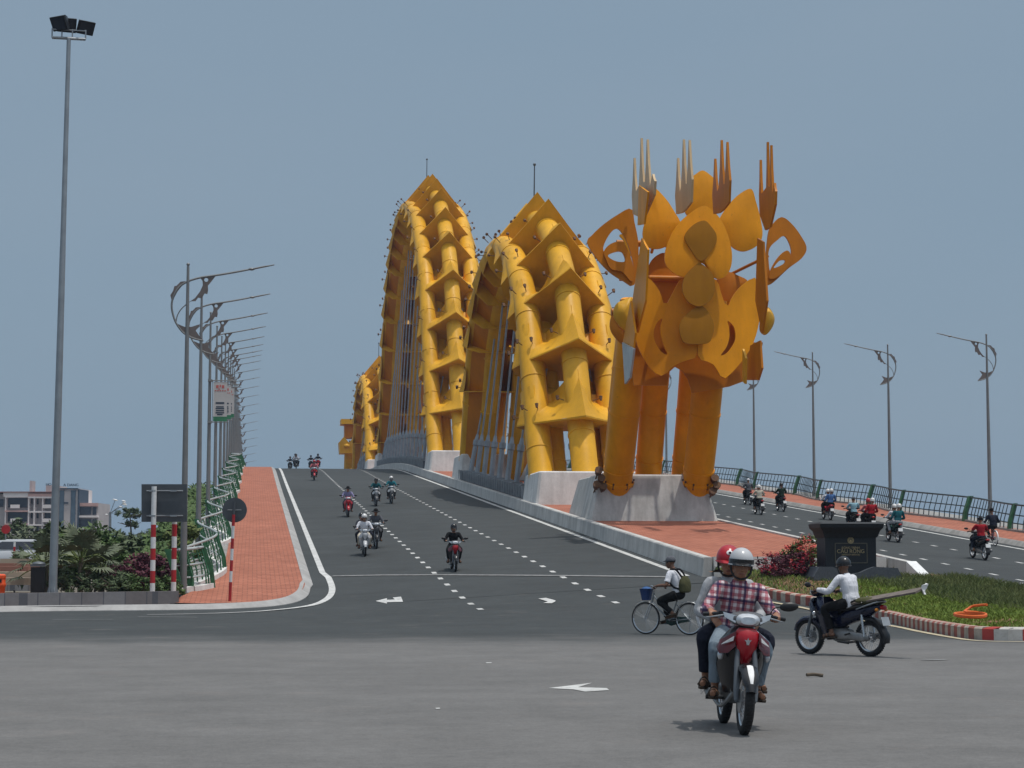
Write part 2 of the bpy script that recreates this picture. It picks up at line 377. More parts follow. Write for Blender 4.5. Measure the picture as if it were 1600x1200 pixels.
def setting():
    # far ground
    mb = MB(); mb.quad((-1100, -60, -.3), (1100, -60, -.3), (1100, 1600, -.3), (-1100, 1600, -.3)); tag(mb.build('ground', M('dry')), kind='structure')
    mb = MB(); mb.quad((-900, 60.2, .18), (-3.2, 60.2, .18), (-3.2, 1500, .18), (-900, 1500, .18)); tag(mb.build('riverside_ground', M('dry')), kind='structure')
    # crossroad: one sheet laid in rows parallel to the junction, pale old asphalt giving way to dark new asphalt
    t = NT('junction_asphalt'); o = t.sep(); d = t.math('ADD', t.math('MULTIPLY', o[0], SA), t.math('MULTIPLY', o[1], CA))
    d = t.math('ADD', d, t.math('MULTIPLY', t.math('SUBTRACT', t.noise(.25, 5, .6), .5), 9.0))
    f = t.n('ShaderNodeMapRange'); f.interpolation_type = 'SMOOTHSTEP'; t.link(d, f.inputs[0]); f.inputs[1].default_value = 33.4; f.inputs[2].default_value = 40.5
    g1 = t.n('ShaderNodeMix'); 
    def tone(base, amp):
        k = t.ramp(t.noise(.22, 6, .62, t.mapc((.8, 1.0, 1), (0, 0, .13))), [(.3, tuple(x*(1-amp) for x in base)), (.7, tuple(x*(1+amp) for x in base))])
        k = t.mix(.5, k, t.ramp(t.noise(.9, 6, .65), [(.35, (.82,)*3), (.65, (1.18,)*3)]), 'MULTIPLY')
        k = t.mix(.55, k, t.ramp(t.noise(7, 6, .8), [(.3, (.72,)*3), (.7, (1.28,)*3)]), 'MULTIPLY'); k = t.mix(.5, k, t.ramp(t.noise(24, 4, .8), [(.3, (.65,)*3), (.7, (1.35,)*3)]), 'MULTIPLY')
        return t.mix(.5, k, t.ramp(t.noise(70, 3, .75), [(.3, (.55,)*3), (.7, (1.45,)*3)]), 'MULTIPLY')
    k = t.mix(f.outputs[0], tone((.137, .134, .132), .07), tone((.047, .052, .054), .1))
    st = t.ramp(t.noise(1.0, 4, .6, t.mapc((.07, 1.5, 1), (0, 0, .135))), [(.36, (.86,)*3), (.62, (1.12,)*3)]); k = t.mix(.16, k, st, 'MULTIPLY')
    spot = t.ramp(t.noise(2.3, 5, .75), [(.66, (0, 0, 0)), (.72, (1, 1, 1))]); k = t.mix(t.math('MULTIPLY', spot, .35), k, (.05, .048, .045))
    lt = t.ramp(t.noise(.7, 6, .7), [(.58, (0, 0, 0)), (.72, (1, 1, 1))]); k = t.mix(t.math('MULTIPLY', lt, .22), k, (.24, .2, .18))
    t.col(k); t.bump(t.noise(90, 3, .7), .4, .01); MT['junction'] = t.set(.88, 0, .25)
    mb = MB(); vs = []; fs = []; Xs = frange(-120, 120, 3.0); Ds = frange(-15, 36, 3)+frange(36, 62, 1)[1:]; n = len(Xs)
    for D in Ds:
        for X in Xs:
            x, y = X*CA+D*SA, D*CA-X*SA; vs.append(V((x, y, h(x, min(y, 60)) if x > -6 else h(x, min(y, 57)))))
    for j in range(len(Ds)-1):
        for i in range(n-1): fs.append((j*n+i, j*n+i+1, (j+1)*n+i+1, (j+1)*n+i))
    mb.add(vs, fs); tag(mb.build('crossroad', M('junction')), kind='structure')
    # bridge carriageways
    sheet('oncoming_carriageway', [1.7, 2.45, 4.5, 6.15, 8, 9.85, 11.7, 13.55, 14.0], [y for y in YB], .006, M('asph'))
    sheet('outgoing_carriageway', [20.3, 20.75, 22.6, 24.45, 26.3, 28.15, 30, 31.85, 32.4], [y for y in YB], .006, M('asph'))
    # left sidewalk with flared corner
    front = [(262, 941), (300, 942.5), (350, 942), (400, 939.8), (440, 935), (465, 927), (475.5, 916), (476, 904)]
    fp = [G(x, y, .15) for x, y in front]
    fp = cr(fp, 4); mb = MB(); inner = [V((a.x, a.y, 0)) for a in fp]; m = len(inner); back = []
    x0, x1 = inner[0].x, 1.75
    for i in range(m): back.append(V((-1.0+(1.75+1.0)*i/(m-1), 66.0, 0)))
    rows = 7; vs = []; fs = []
    for j in range(rows+1):
        for i in range(m):
            p = inner[i].lerp(back[i], j/rows); p.z = h(p.x, p.y)+.15; vs.append(p)
    for j in range(rows):
        for i in range(m-1): fs.append((j*m+i, j*m+i+1, (j+1)*m+i+1, (j+1)*m+i))
    mb.add(vs, fs); tag(mb.build('corner_pavement', M('pave')), kind='structure')
    sheet('sidewalk', [-1.0, 0, 1.75], [66.0]+[y for y in YB if y > 66], .15, M('pave'))
    sheet('right_sidewalk', [32.65, 34, 36.2], YB, .2, M('pave'))
    # kerbs swept along paths
    def kerb(name, path, w, ht, mt, side=1):
        mb = MB(); rings = []; n = len(path)
        for i, p in enumerate(path):
            a = path[max(0, i-1)]; b = path[min(n-1, i+1)]; t = V((b.x-a.x, b.y-a.y, 0)).normalized(); q = V((-t.y, t.x, 0))*w*side
            z = h(p.x, p.y); rings.append([V((p.x, p.y, z-.1)), V((p.x, p.y, z+.02)), V((p.x+q.x*.62, p.y+q.y*.62, z+ht-.02)), V((p.x+q.x*.75, p.y+q.y*.75, z+ht)), V((p.x+q.x, p.y+q.y, z+ht)), V((p.x+q.x, p.y+q.y, z-.1))])
        mb.loft(rings); return tag(mb.build(name, mt, sharp=20), kind='structure')
    kp = [G(x, y) for x, y in [(-260, 962), (0, 957), (150, 955), (300, 953.5), (380, 951), (430, 947.5), (464, 941), (481, 931), (485, 919)]]
    kp = cr(kp, 5)+[V((1.98, y, 0)) for y in YB if y > kp[-1].y+1.0]
    kerb('kerb', kp, .34, .17, M('kerb'), 1)
    kerb('right_kerb', [V((32.36, y, 0)) for y in YB], .3, .22, M('conc'), -1)
    # left grey footway behind the kerb
    mb = MB(); a = [G(x, y, .14) for x, y in [(-260, 949), (0, 948), (150, 946.5), (265, 944)]]; L = []
    for p in a: L.append(p); 
    b = [V((p.x, 60.6, p.z)) for p in a]
    for i in range(len(a)-1): mb.quad(a[i], a[i+1], b[i+1], b[i])
    tag(mb.build('grey_footway', M('pave_grey')), kind='structure')
    # median slab between the walls, red-orange paving
    YM = [y for y in YB if y > 59.5]
    sheet('median_paving', [14.25, 17.15, 20.05], [59.4]+YM, .55, M('pave'), zf=lambda x, y: lk(ZR, y))
    # markings
    mb = MB()
    tail = [G(x, y) for x, y in [(230, 961.5), (300, 960.2), (380, 957.5), (440, 953), (485, 947), (507, 939), (517.5, 929), (518.5, 917), (513, 903)]]
    tail = cr(tail, 4); full = tail+[V((XL0, y, 0)) for y in YB if y > tail[-1].y+1.5 and y < 300]
    wid = [.06+.15*min(1, i/16) for i in range(len(full))]
    strip(mb, full, .24, .024, wid)
    strip(mb, [V((XL1, y, 0)) for y in frange(59.5, 300, 1.5)], .22, .012)
    strip(mb, [V((XR0+.1, y, 0)) for y in frange(58.5, 300, 1.5)], .16, .012); strip(mb, [V((XR1, y, 0)) for y in frange(50, 300, 1.5)], .2, .012)
    tag(mb.build('edge_lines', M('line')), kind='structure')
    mb = MB()
    for x in (6.18, 9.95, 24.45, 28.15):
        y = 52.2
        while y < 215:
            strip(mb, [V((x, y, 0)), V((x, y+.32, 0)), V((x, y+.64, 0))], .16, .012); y += 2.25
    tag(mb.build('dashed_lane_lines', M('line')), kind='structure')
    mb = MB(); pts = [G(x, y) for x, y in [(519, 901), (600, 899.5), (700, 899.2), (800, 899.8), (900, 900.6), (1000, 901.8), (1052, 902.6)]]
    strip(mb, pts, .30, .026)
    pts = [G(x, y) for x, y in [(1478, 906), (1540, 909), (1600, 912), (1700, 916)]]; strip(mb, pts, .4, .016)
    for q in ([(82, 968.5), (175, 968.2)], [(216, 964), (308, 965)], [(1440, 1032.5), (1478, 1031.5)]): strip(mb, [G(*q[0]), G(*q[1])], .12, .012)
    tag(mb.build('worn_cross_lines', M('line_faint')), kind='structure')
    mb = MB()
    gpoly(mb, [(857, 1075), (925, 1066.8), (903, 1073.6), (948, 1075), (952, 1078), (914, 1080.5), (896, 1077)], .006)
    gpoly(mb, [(587, 939), (604.5, 934.6), (604.5, 943)]); gpoly(mb, [(604.5, 937.2), (617, 936.6), (628.6, 937.0), (629.6, 940.2), (604.5, 940.8)]); gpoly(mb, [(613.5, 933.6), (626.5, 932.2), (628.5, 936.9), (617, 936.5)])
    gpoly(mb, [(841, 935.2), (853, 934), (868, 938), (868, 937.6), (867.5, 939.8), (862, 942.6), (849, 942), (856, 939.8)])
    gpoly(mb, [(759, 1035.0), (768, 1034.6), (768, 1035.8), (760, 1036.2)], .006)
    gpoly(mb, [(680, 1106.0), (687, 1105.6), (688, 1107.2), (682, 1107.6)], .006)
    tag(mb.build('road_arrows', M('line')), kind='structure')
    # pale line round the island
    mb = MB(); pts = cr([G(x, y) for x, y in [(1140, 925), (1200, 940), (1270, 953.5), (1385, 977), (1435, 987), (1490, 997), (1531, 1002), (1600, 1003.5), (1700, 1004)]], 4)
    strip(mb, pts, .17, .012); MT['line_y'] = mat('yellowed_road_paint', (.42, .36, .25), .8, 0, .3, 3); tag(mb.build('island_edge_line', M('line_y')), kind='structure')
    # retaining sides of the ramp
    for nm, x, s in (('ramp_side', -2.5, 1), ('right_ramp_side', 38.6, -1)):
        mb = MB(); ys = [61.5]+[y for y in YB if y > 61.5]; R = []
        for y in ys:
            z = h(x, y)+.1; e = -1.0 if s > 0 else 36.2; R.append([V((x, y, -.5)), V((x, y, z)), V((e, y, z)), V((e, y, -.5))])
        mb.loft(R); tag(mb.build(nm, M('conc')), kind='structure')
def world():
    cam = bpy.data.cameras.new('camera'); co = bpy.data.objects.new('camera', cam); COL.objects.link(co); SC.camera = co
    cam.lens = 67.5; cam.sensor_width = 36; cam.clip_end = 12000; cam.clip_start = .2
    co.location = (0, 0, CZ); fw = cdir(0, 1); d = V((fw.x*cos(PT), fw.y*cos(PT), sin(PT))); co.rotation_euler = d.to_track_quat('-Z', 'Y').to_euler()
    el = radians(77); hd = cdir(.90, -.45).normalized(); sd = V((hd.x*cos(el), hd.y*cos(el), sin(el)))
    sun = bpy.data.lights.new('sun', 'SUN'); so = bpy.data.objects.new('sun', sun); COL.objects.link(so); sun.energy = 2.4; sun.angle = radians(.6); sun.color = (1, .955, .89)
    so.rotation_euler = sd.to_track_quat('Z', 'Y').to_euler(); so.location = (0, 0, 80)
    w = bpy.data.worlds.new('World'); SC.world = w; w.use_nodes = True; nt = w.node_tree; nt.nodes.clear()
    sky = nt.nodes.new('ShaderNodeTexSky'); sky.sky_type = 'NISHITA'; sky.sun_disc = False; sky.sun_elevation = el; sky.sun_rotation = atan2(hd.x, hd.y); sky.dust_density = 4; sky.air_density = 1.2; sky.ozone_density = 2
    b1 = nt.nodes.new('ShaderNodeBackground'); b1.inputs[1].default_value = .07; nt.links.new(sky.outputs[0], b1.inputs[0])
    # thick even haze veil: most of the visible sky is a flat blue-grey
    tc = nt.nodes.new('ShaderNodeTexCoord'); no = nt.nodes.new('ShaderNodeTexNoise'); no.inputs['Scale'].default_value = 2.2; no.inputs['Detail'].default_value = 3; no.inputs['Roughness'].default_value = .45
    mp = nt.nodes.new('ShaderNodeMapping'); mp.inputs['Scale'].default_value = (1, 1, 3.5); nt.links.new(tc.outputs['Generated'], mp.inputs[0]); nt.links.new(mp.outputs[0], no.inputs['Vector'])
    ra = nt.nodes.new('ShaderNodeValToRGB'); ra.color_ramp.elements[0].position = .3; ra.color_ramp.elements[1].position = .7
    c0 = srgb(134, 157, 177); c1 = srgb(141, 161, 179); ra.color_ramp.elements[0].color = (*c0, 1); ra.color_ramp.elements[1].color = (*c1, 1); nt.links.new(no.outputs['Fac'], ra.inputs[0])
    b2 = nt.nodes.new('ShaderNodeBackground'); b2.inputs[1].default_value = 1.0; nt.links.new(ra.outputs[0], b2.inputs[0])
    # hazy aureole round the high sun, an added out-of-view glow lifting upright faces
    dt = nt.nodes.new('ShaderNodeVectorMath'); dt.operation = 'DOT_PRODUCT'; nt.links.new(tc.outputs['Generated'], dt.inputs[0]); dt.inputs[1].default_value = sd
    mr = nt.nodes.new('ShaderNodeMapRange'); mr.inputs[1].default_value = .46; mr.inputs[2].default_value = 1.0; nt.links.new(dt.outputs['Value'], mr.inputs[0])
    pw = nt.nodes.new('ShaderNodeMath'); pw.operation = 'POWER'; pw.inputs[1].default_value = 1.3; nt.links.new(mr.outputs[0], pw.inputs[0])
    b3 = nt.nodes.new('ShaderNodeBackground'); b3.inputs[0].default_value = (1, .97, .92, 1); ml = nt.nodes.new('ShaderNodeMath'); ml.operation = 'MULTIPLY'; ml.inputs[1].default_value = 1.0; nt.links.new(pw.outputs[0], ml.inputs[0]); nt.links.new(ml.outputs[0], b3.inputs[1])
    ad = nt.nodes.new('ShaderNodeAddShader')
    mx = nt.nodes.new('ShaderNodeMixShader'); mx.inputs[0].default_value = .86; out = nt.nodes.new('ShaderNodeOutputWorld')
    nt.links.new(b1.outputs[0], mx.inputs[1]); nt.links.new(b2.outputs[0], mx.inputs[2]); nt.links.new(mx.outputs[0], ad.inputs[0]); nt.links.new(b3.outputs[0], ad.inputs[1]); nt.links.new(ad.outputs[0], out.inputs[0])
    SC.view_settings.view_transform = 'Standard'; SC.view_settings.look = 'None'; SC.view_settings.exposure = 0; SC.view_settings.gamma = 1
    SC.render.engine = 'CYCLES'; SC.cycles.max_bounces = 6; SC.cycles.use_denoising = True
def haze():
    mb = MB(); mb.box((0, 770, 23), (2300, 1680, 50)); o = mb.build('haze', None, None, sharp=None); tag(o, 'thin pale blue haze filling the air', 'haze', None, 'stuff')
    m = bpy.data.materials.new('haze_air'); m.use_nodes = True; nt = m.node_tree; nt.nodes.clear(); v = nt.nodes.new('ShaderNodeVolumePrincipled'); v.inputs['Color'].default_value = (.52, .68, .92, 1); v.inputs['Density'].default_value = .0002
    out = nt.nodes.new('ShaderNodeOutputMaterial'); nt.links.new(v.outputs[0], out.inputs['Volume']); o.data.materials.append(m)
setting(); world(); haze()
# ================================================================== DRAGON: arches, tail, head, pedestals, walls
HALF = [(1, 0), (.955, .1), (.90, .21), (.85, .33), (.79, .46), (.74, .56), (.65, .70), (.45, .87), (.3, .94), (.15, .985), (0, 1)]
def arch_curve(y0, y1, z0, z1, H):
    yc, a = (y0+y1)/2, (y1-y0)/2; pts = []
    for u, v in HALF: pts.append(V((XM, yc-a*u, z0+H*v+(z1-z0)*(1-u)*.5)))
    for u, v in reversed(HALF[:-1]): pts.append(V((XM, yc+a*u, z1+H*v+(z0-z1)*(1-u)*.5)))
    p = cr(pts, 8); s = [0]
    for i in range(1, len(p)): s.append(s[-1]+(p[i]-p[i-1]).length)
    return p, s
def resample(p, s, q):
    if q <= 0: i = 0
    else:
        i = 0
        while i < len(s)-2 and s[i+1] < q: i += 1
    f = (q-s[i])/(s[i+1]-s[i]); P = p[i].lerp(p[i+1], min(1, max(0, f)))
    a = p[max(0, i-2)]; b = p[min(len(p)-1, i+3)]; T = (b-a).normalized(); N = V((0, -T.z, T.y)); return P, T, N
X1 = V((1, 0, 0))
def dragon_arch(name_label, y0, y1, z0, z1, H, step, first, nhang, group):
    p, s = arch_curve(y0, y1, z0, z1, H); L = s[-1]
    root = thing('dragon_arch', name_label, 'arch', (XM, y0, z0), group)
    R = .70
    tubes = [(0, 0, R), (-2.05, -1.6, R), (2.05, -1.6, R), (-1.05, -2.9, R*.9), (1.05, -2.9, R*.9)]
    n = int(L/1.1)
    for dx, dn, r in tubes:
        pts = []
        for i in range(n+1):
            P, T, N = resample(p, s, L*i/n); pts.append(P+X1*dx+N*dn)
        mb = MB(); mb.tube(pts, r, 20)
        for i in range(3, n-1, 4):      # weld collars
            mb.tube([pts[i], pts[i]+(pts[i+1]-pts[i]).normalized()*.1], r+.035, 20)
        mb.build('tube', M('gold'), root)
    # long soffit plates linking side and inner tubes, and cross plates in the slot between
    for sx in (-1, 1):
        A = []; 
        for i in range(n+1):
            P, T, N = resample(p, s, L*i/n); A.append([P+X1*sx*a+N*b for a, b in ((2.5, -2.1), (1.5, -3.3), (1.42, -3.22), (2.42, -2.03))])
        mb = MB(); mb.loft(A); mb.build('soffit_plate', M('gold_r'), root)  # browner tone puts the shade under the arch into the colour
    q = first; ks = []
    while q < L-first*.7: ks.append(q); q += step
    for ci, q in enumerate(ks):
        up = 1 if q < L/2 else -1
        frac = abs(q-L/2)/(L/2)
        P, T, N = resample(p, s, q); lt = 1.85+.4*frac
        
        def pt(P, N, x, d): return P+X1*x+N*d
        # lower edge: wide triangular outline with its apex on the ridge; upper edge: hugging the three outer tubes
        lo = [(-2.85, -2.9), (-3.1, -2.2), (-2.5, -1.2), (-1.25, .3), (0, 1.85), (1.25, .3), (2.5, -1.2), (3.1, -2.2), (2.85, -2.9)]
        hi = [(-2.70, -2.1), (-2.80, -1.6), (-2.2, -.88), (-1.12, -1.75), (0, .72), (1.12, -1.75), (2.2, -.88), (2.80, -1.6), (2.70, -2.1)]
        a = cr([V((x, d, 0)) for x, d in lo], 2); b = cr([V((x, d, 0)) for x, d in hi], 4)
        a = []
        for i in range(len(lo)-1):
            for j in range(4): f = j/4; a.append(V((lo[i][0]*(1-f)+lo[i+1][0]*f, lo[i][1]*(1-f)+lo[i+1][1]*f, 0)))
        a.append(V((*lo[-1], 0)))
        ii = min(ci, len(ks)-1-ci); kz = (.85, .35, .1)[ii] if ii < 3 else 0.0
        T = (T*(1-kz)+V((0, 0, up))*kz).normalized(); N = V((0, -T.z, T.y))
        mb = MB(); rings = []
        for f in (0, .04, .3, .6, .85, 1, 1.14):
            ring = []
            Pq, Tq, Nq = resample(p, s, q+up*lt*f) if f <= 1 else resample(p, s, q+up*(lt+.55))
            kf = kz*max(0, 1-f); Tq = (Tq*(1-kf)+V((0, 0, up))*kf).normalized(); Nq = V((0, -Tq.z, Tq.y))
            g = min(1, f)**.9
            for u, w in zip(a, b):
                c = u.lerp(w, g); ring.append(pt(Pq, Nq, c.x, c.y))
            rings.append(ring)
        outer = rings; mb.loft(rings, cap=False, closed=False)
        # under-plate in the cross-section plane
        base = rings[0]; back = [pt(P, N, x, d) for x, d in ((2.1, -3.7), (-2.1, -3.7))]
        off = T*(up*.08)
        pl = [v-off for v in base]+[v-off for v in back]; mb.prism(pl, T*(up*.07))
        mb.build('scale_collar', M('gold'), root, sharp=28)
        # little floodlights on stalks
    sp = MB
    nl = 0
    for ci, q in enumerate(ks):
        up = 1 if q < L/2 else -1; P, T, N = resample(p, s, q+up*1.2)
        spots = [(-3.0, -1.9, -1, .1), (-2.75, -.95, -.7, .7), (2.75, -.95, .7, .7), (3.0, -1.9, 1, .1), (-.95, .15, -.8, .5), (.95, .15, .8, .5), (-2.1, -.8, -.3, 1), (2.1, -.8, .3, 1)]
        if len(ks)*8 > 100: spots = spots[:max(4, 100//len(ks))]
        for x, d, ox, od in spots:
            A = P+X1*x+N*d; o = (X1*ox+N*od).normalized(); B = A+o*.26; mb = MB(); mb.tube([A-o*.2, B], .025, 5); mb.tube([B-T*up*.12, B+T*up*.12], [.06, .10], 8)
            mb.build('floodlight', M('rust'), root); nl += 1
    # lightning rod
    P, T, N = resample(p, s, L*.5); mb = MB(); mb.tube([P+N*.3, P+N*3.6], [.05, .035], 6); mb.ell(P+N*3.65, .1, 8, 6); mb.build('lightning_rod', M('steel_d'), root)
    # hangers
    hm = []
    for i in range(nhang):
        y = y0+6.0+(y1-y0-12.0)*i/(nhang-1)
        # find tube height above y (inner tubes)
        best = min(range(len(p)), key=lambda k: abs(p[k].y-y)); zt = p[best].z-3.1
        zb = lk(ZR, y)+1.15
        if zt < zb+2.5: continue
        for sx in (-1, 1):
            x = XM+sx*2.35; A = V((x, y, zb)); B = V((XM+sx*1.05, y, zt)); d = (B-A).normalized()
            mb = MB(); mb.tube([A, B], .06, 6); hg = mb.build('hanger', M('steel'), root)
            mb = MB(); mb.tube([A-d*.3, A+d*1.9, A+d*1.95, A+d*2.3], [.16, .16, .21, .21], 10); mb.tube([A+d*2.3, A+d*2.7], [.15, .09], 8); mb.box(A+V((0, 0, -.1)), (.62, .7, .5)); mb.build('socket', M('steel'), hg)
    return root
def pedestal(label, y0, y1, zb, zt, wx=2.75, flare=.35, mt='conc_w', group='concrete pedestals of the dragon'):
    mb = MB(); cx, cy = XM, (y0+y1)/2
    def ring(z, w, d, b=.12):
        return [V((cx+sx*(w-bx), cy+sy*(d-by), z)) for sx, sy, bx, by in ((-1, -1, 0, b), (-1, -1, b, 0), (1, -1, b, 0), (1, -1, 0, b), (1, 1, 0, b), (1, 1, b, 0), (-1, 1, b, 0), (-1, 1, 0, b))]
    d = (y1-y0)/2
    mb.loft([ring(zb, wx+flare, d+flare), ring(zt-.06, wx, d), ring(zt, wx-.06, d-.06)])
    o = mb.build('concrete_pedestal', M(mt), sharp=30); return tag(o, label, 'pedestal', group)
def median():
    for nm, x, s, ys, lab in (('parapet_wall', XM0, 1, 59.2, 'long low grey concrete wall between oncoming lanes and the red median paving'), ('parapet_wall', XM1, -1, 57.3, 'long low grey concrete wall between red median paving and outgoing lanes')):
        mb = MB(); R = []
        for y in [ys]+[y for y in YB if y > ys+.5]:
            z = lk(ZR, y); R.append([V((x-s*.10, y, z-.2)), V((x, y, z+.10)), V((x+s*.04, y, z+.57)), V((x+s*.07, y, z+.61)), V((x+s*.30, y, z+.61)), V((x+s*.32, y, z-.2))])
        mb.loft(R); o = mb.build(nm, M('conc_p'), sharp=25); tag(o, lab, 'wall', 'median walls')
        if s < 0:
            mb = MB(); z = lk(ZR, ys); 
            mb.loft([[V((x+.11, y, z-.1)), V((x-.02, y, z+zz)), V((x-.34, y, z+zz)), V((x-.34, y, z-.1))] for y, zz in ((ys-1.3, .2), (ys-.02, .63))]); e = mb.build('painted_end', M('white'), o)
    # low wall closing the median towards the island
    mb = MB(); z = lk(ZR, 59.3); mb.box((XM, 59.25, z+.2), (5.6, .28, .84)); tag(mb.build('end_wall', M('conc_w')), 'pale low wall closing the red median behind the monument', 'wall')
    # anchor beams under the two near arches
    for y0, y1, lab in ((101.5, 134.5, 'dark grey ribbed anchor beam under the nearest arch'), (163.5, 225, 'dark grey ribbed anchor beam under the tallest arch'), (254, 286, 'dark grey ribbed anchor beam under the farthest arch')):
        t = thing('anchor_beam', lab, 'beam', (XM, y0, lk(ZR, y0)+.7), 'hanger anchor beams')
        for sx in (-1, 1):
            mb = MB(); R = []; ys = frange(y0, y1, 2)
            for y in ys:
                z = lk(ZR, y); x = XM+sx*2.35; R.append([V((x-.42, y, z+.6)), V((x-.42, y, z+1.25)), V((x+.42, y, z+1.25)), V((x+.42, y, z+.6))])
            mb.loft(R); mb.build('beam', M('steel_d'), t)
            mb = MB()
            for y in frange(y0+.5, y1-.5, 1.1): mb.box((XM+sx*2.35-sx*0-.5, y, lk(ZR, y)+.98), (.14, .16, .62)); 
            mb.build('ribs', M('steel'), t)
# ---- leaf plates of the tail; outlines in photo pixels laid on a leaning plane of the sculpture
TY0, TZ0, TILT = 76.9, 9.2, -.08
def TP(px, py, dy=0.0):
    P = WY(px, py, TY0+dy)
    for _ in range(6): P = WY(px, py, TY0+dy-TILT*(P.z-TZ0))
    return P
C1 = lambda pts: [(880+x/4, 200+y/4) for x, y in pts]
C5 = lambda pts: [(900+x/4, 320+y/4) for x, y in pts]
def leaf(name, outline, parent, mt, dy=0.0, bulge=.10, th=.09, k=4, center=None, smooth=True):
    o = [TP(x, y, dy) for x, y in outline]
    if smooth: o = cr(o, k, True)
    c = sum(o, V((0, 0, 0)))/len(o)
    if center: c = TP(*center, dy)
    mb = MB(); rings = []
    nrm = V((0, -1, -TILT)).normalized()
    for r in (1, .8, .6, .4, .2, .04): rings.append([c.lerp(p, r)+nrm*bulge*(1-r*r) for p in o])
    back = [[p-nrm*th for p in ring] for ring in rings]
    mb.loft(list(reversed(rings))+back)
    return mb.build(name, M(mt), parent, sharp=40)
def ringplate(name, outer, inner, parent, mt, dy=0.0, th=.12, f=None):
    n = 48
    def samp(pts):
        q = cr([V((x, y, 0)) for x, y in pts], 10, True); s = [0]
        for i in range(1, len(q)+1): s.append(s[-1]+(q[i % len(q)]-q[i-1]).length)
        out = []
        for j in range(n):
            d = s[-1]*j/n; i = 0
            while s[i+1] < d: i += 1
            g = (d-s[i])/(s[i+1]-s[i]); out.append(q[i].lerp(q[(i+1) % len(q)], g))
        return out
    area = lambda P: sum(P[i][0]*P[(i+1) % len(P)][1]-P[(i+1) % len(P)][0]*P[i][1] for i in range(len(P)))
    if area(outer)*area(inner) < 0: inner = list(reversed(inner))
    a, b = samp(outer), samp(inner)
    # align the inner start with the outer one by angle
    best = min(range(n), key=lambda k: sum((a[i]-b[(i+k) % n]).length for i in range(n))); b = b[best:]+b[:best]
    A = [TP(p.x, p.y, dy+(f(p.x, p.y) if f else 0)) for p in a]; B = [TP(p.x, p.y, dy+(f(p.x, p.y) if f else 0)) for p in b]
    o = V((0, th, 0)); mb = MB(); mb.loft([A, B, [p+o for p in B], [p+o for p in A], A], cap=False); return mb.build(name, M(mt), parent, sharp=35)
def flat(name, outline, parent, mt, dy=0.0, th=.1, f=None, smooth=True):
    q = cr([V((x, y, 0)) for x, y in outline], 5, True) if smooth else [V((x, y, 0)) for x, y in outline]
    A = [TP(p.x, p.y, dy+(f(p.x, p.y) if f else 0)) for p in q]; mb = MB(); mb.prism(A, V((0, th, 0))); return mb.build(name, M(mt), parent, sharp=35)
def mir(pts, c=1097.5, k=1.0): return [(2*c-c-(x-c)*k, y) for x, y in reversed(pts)]
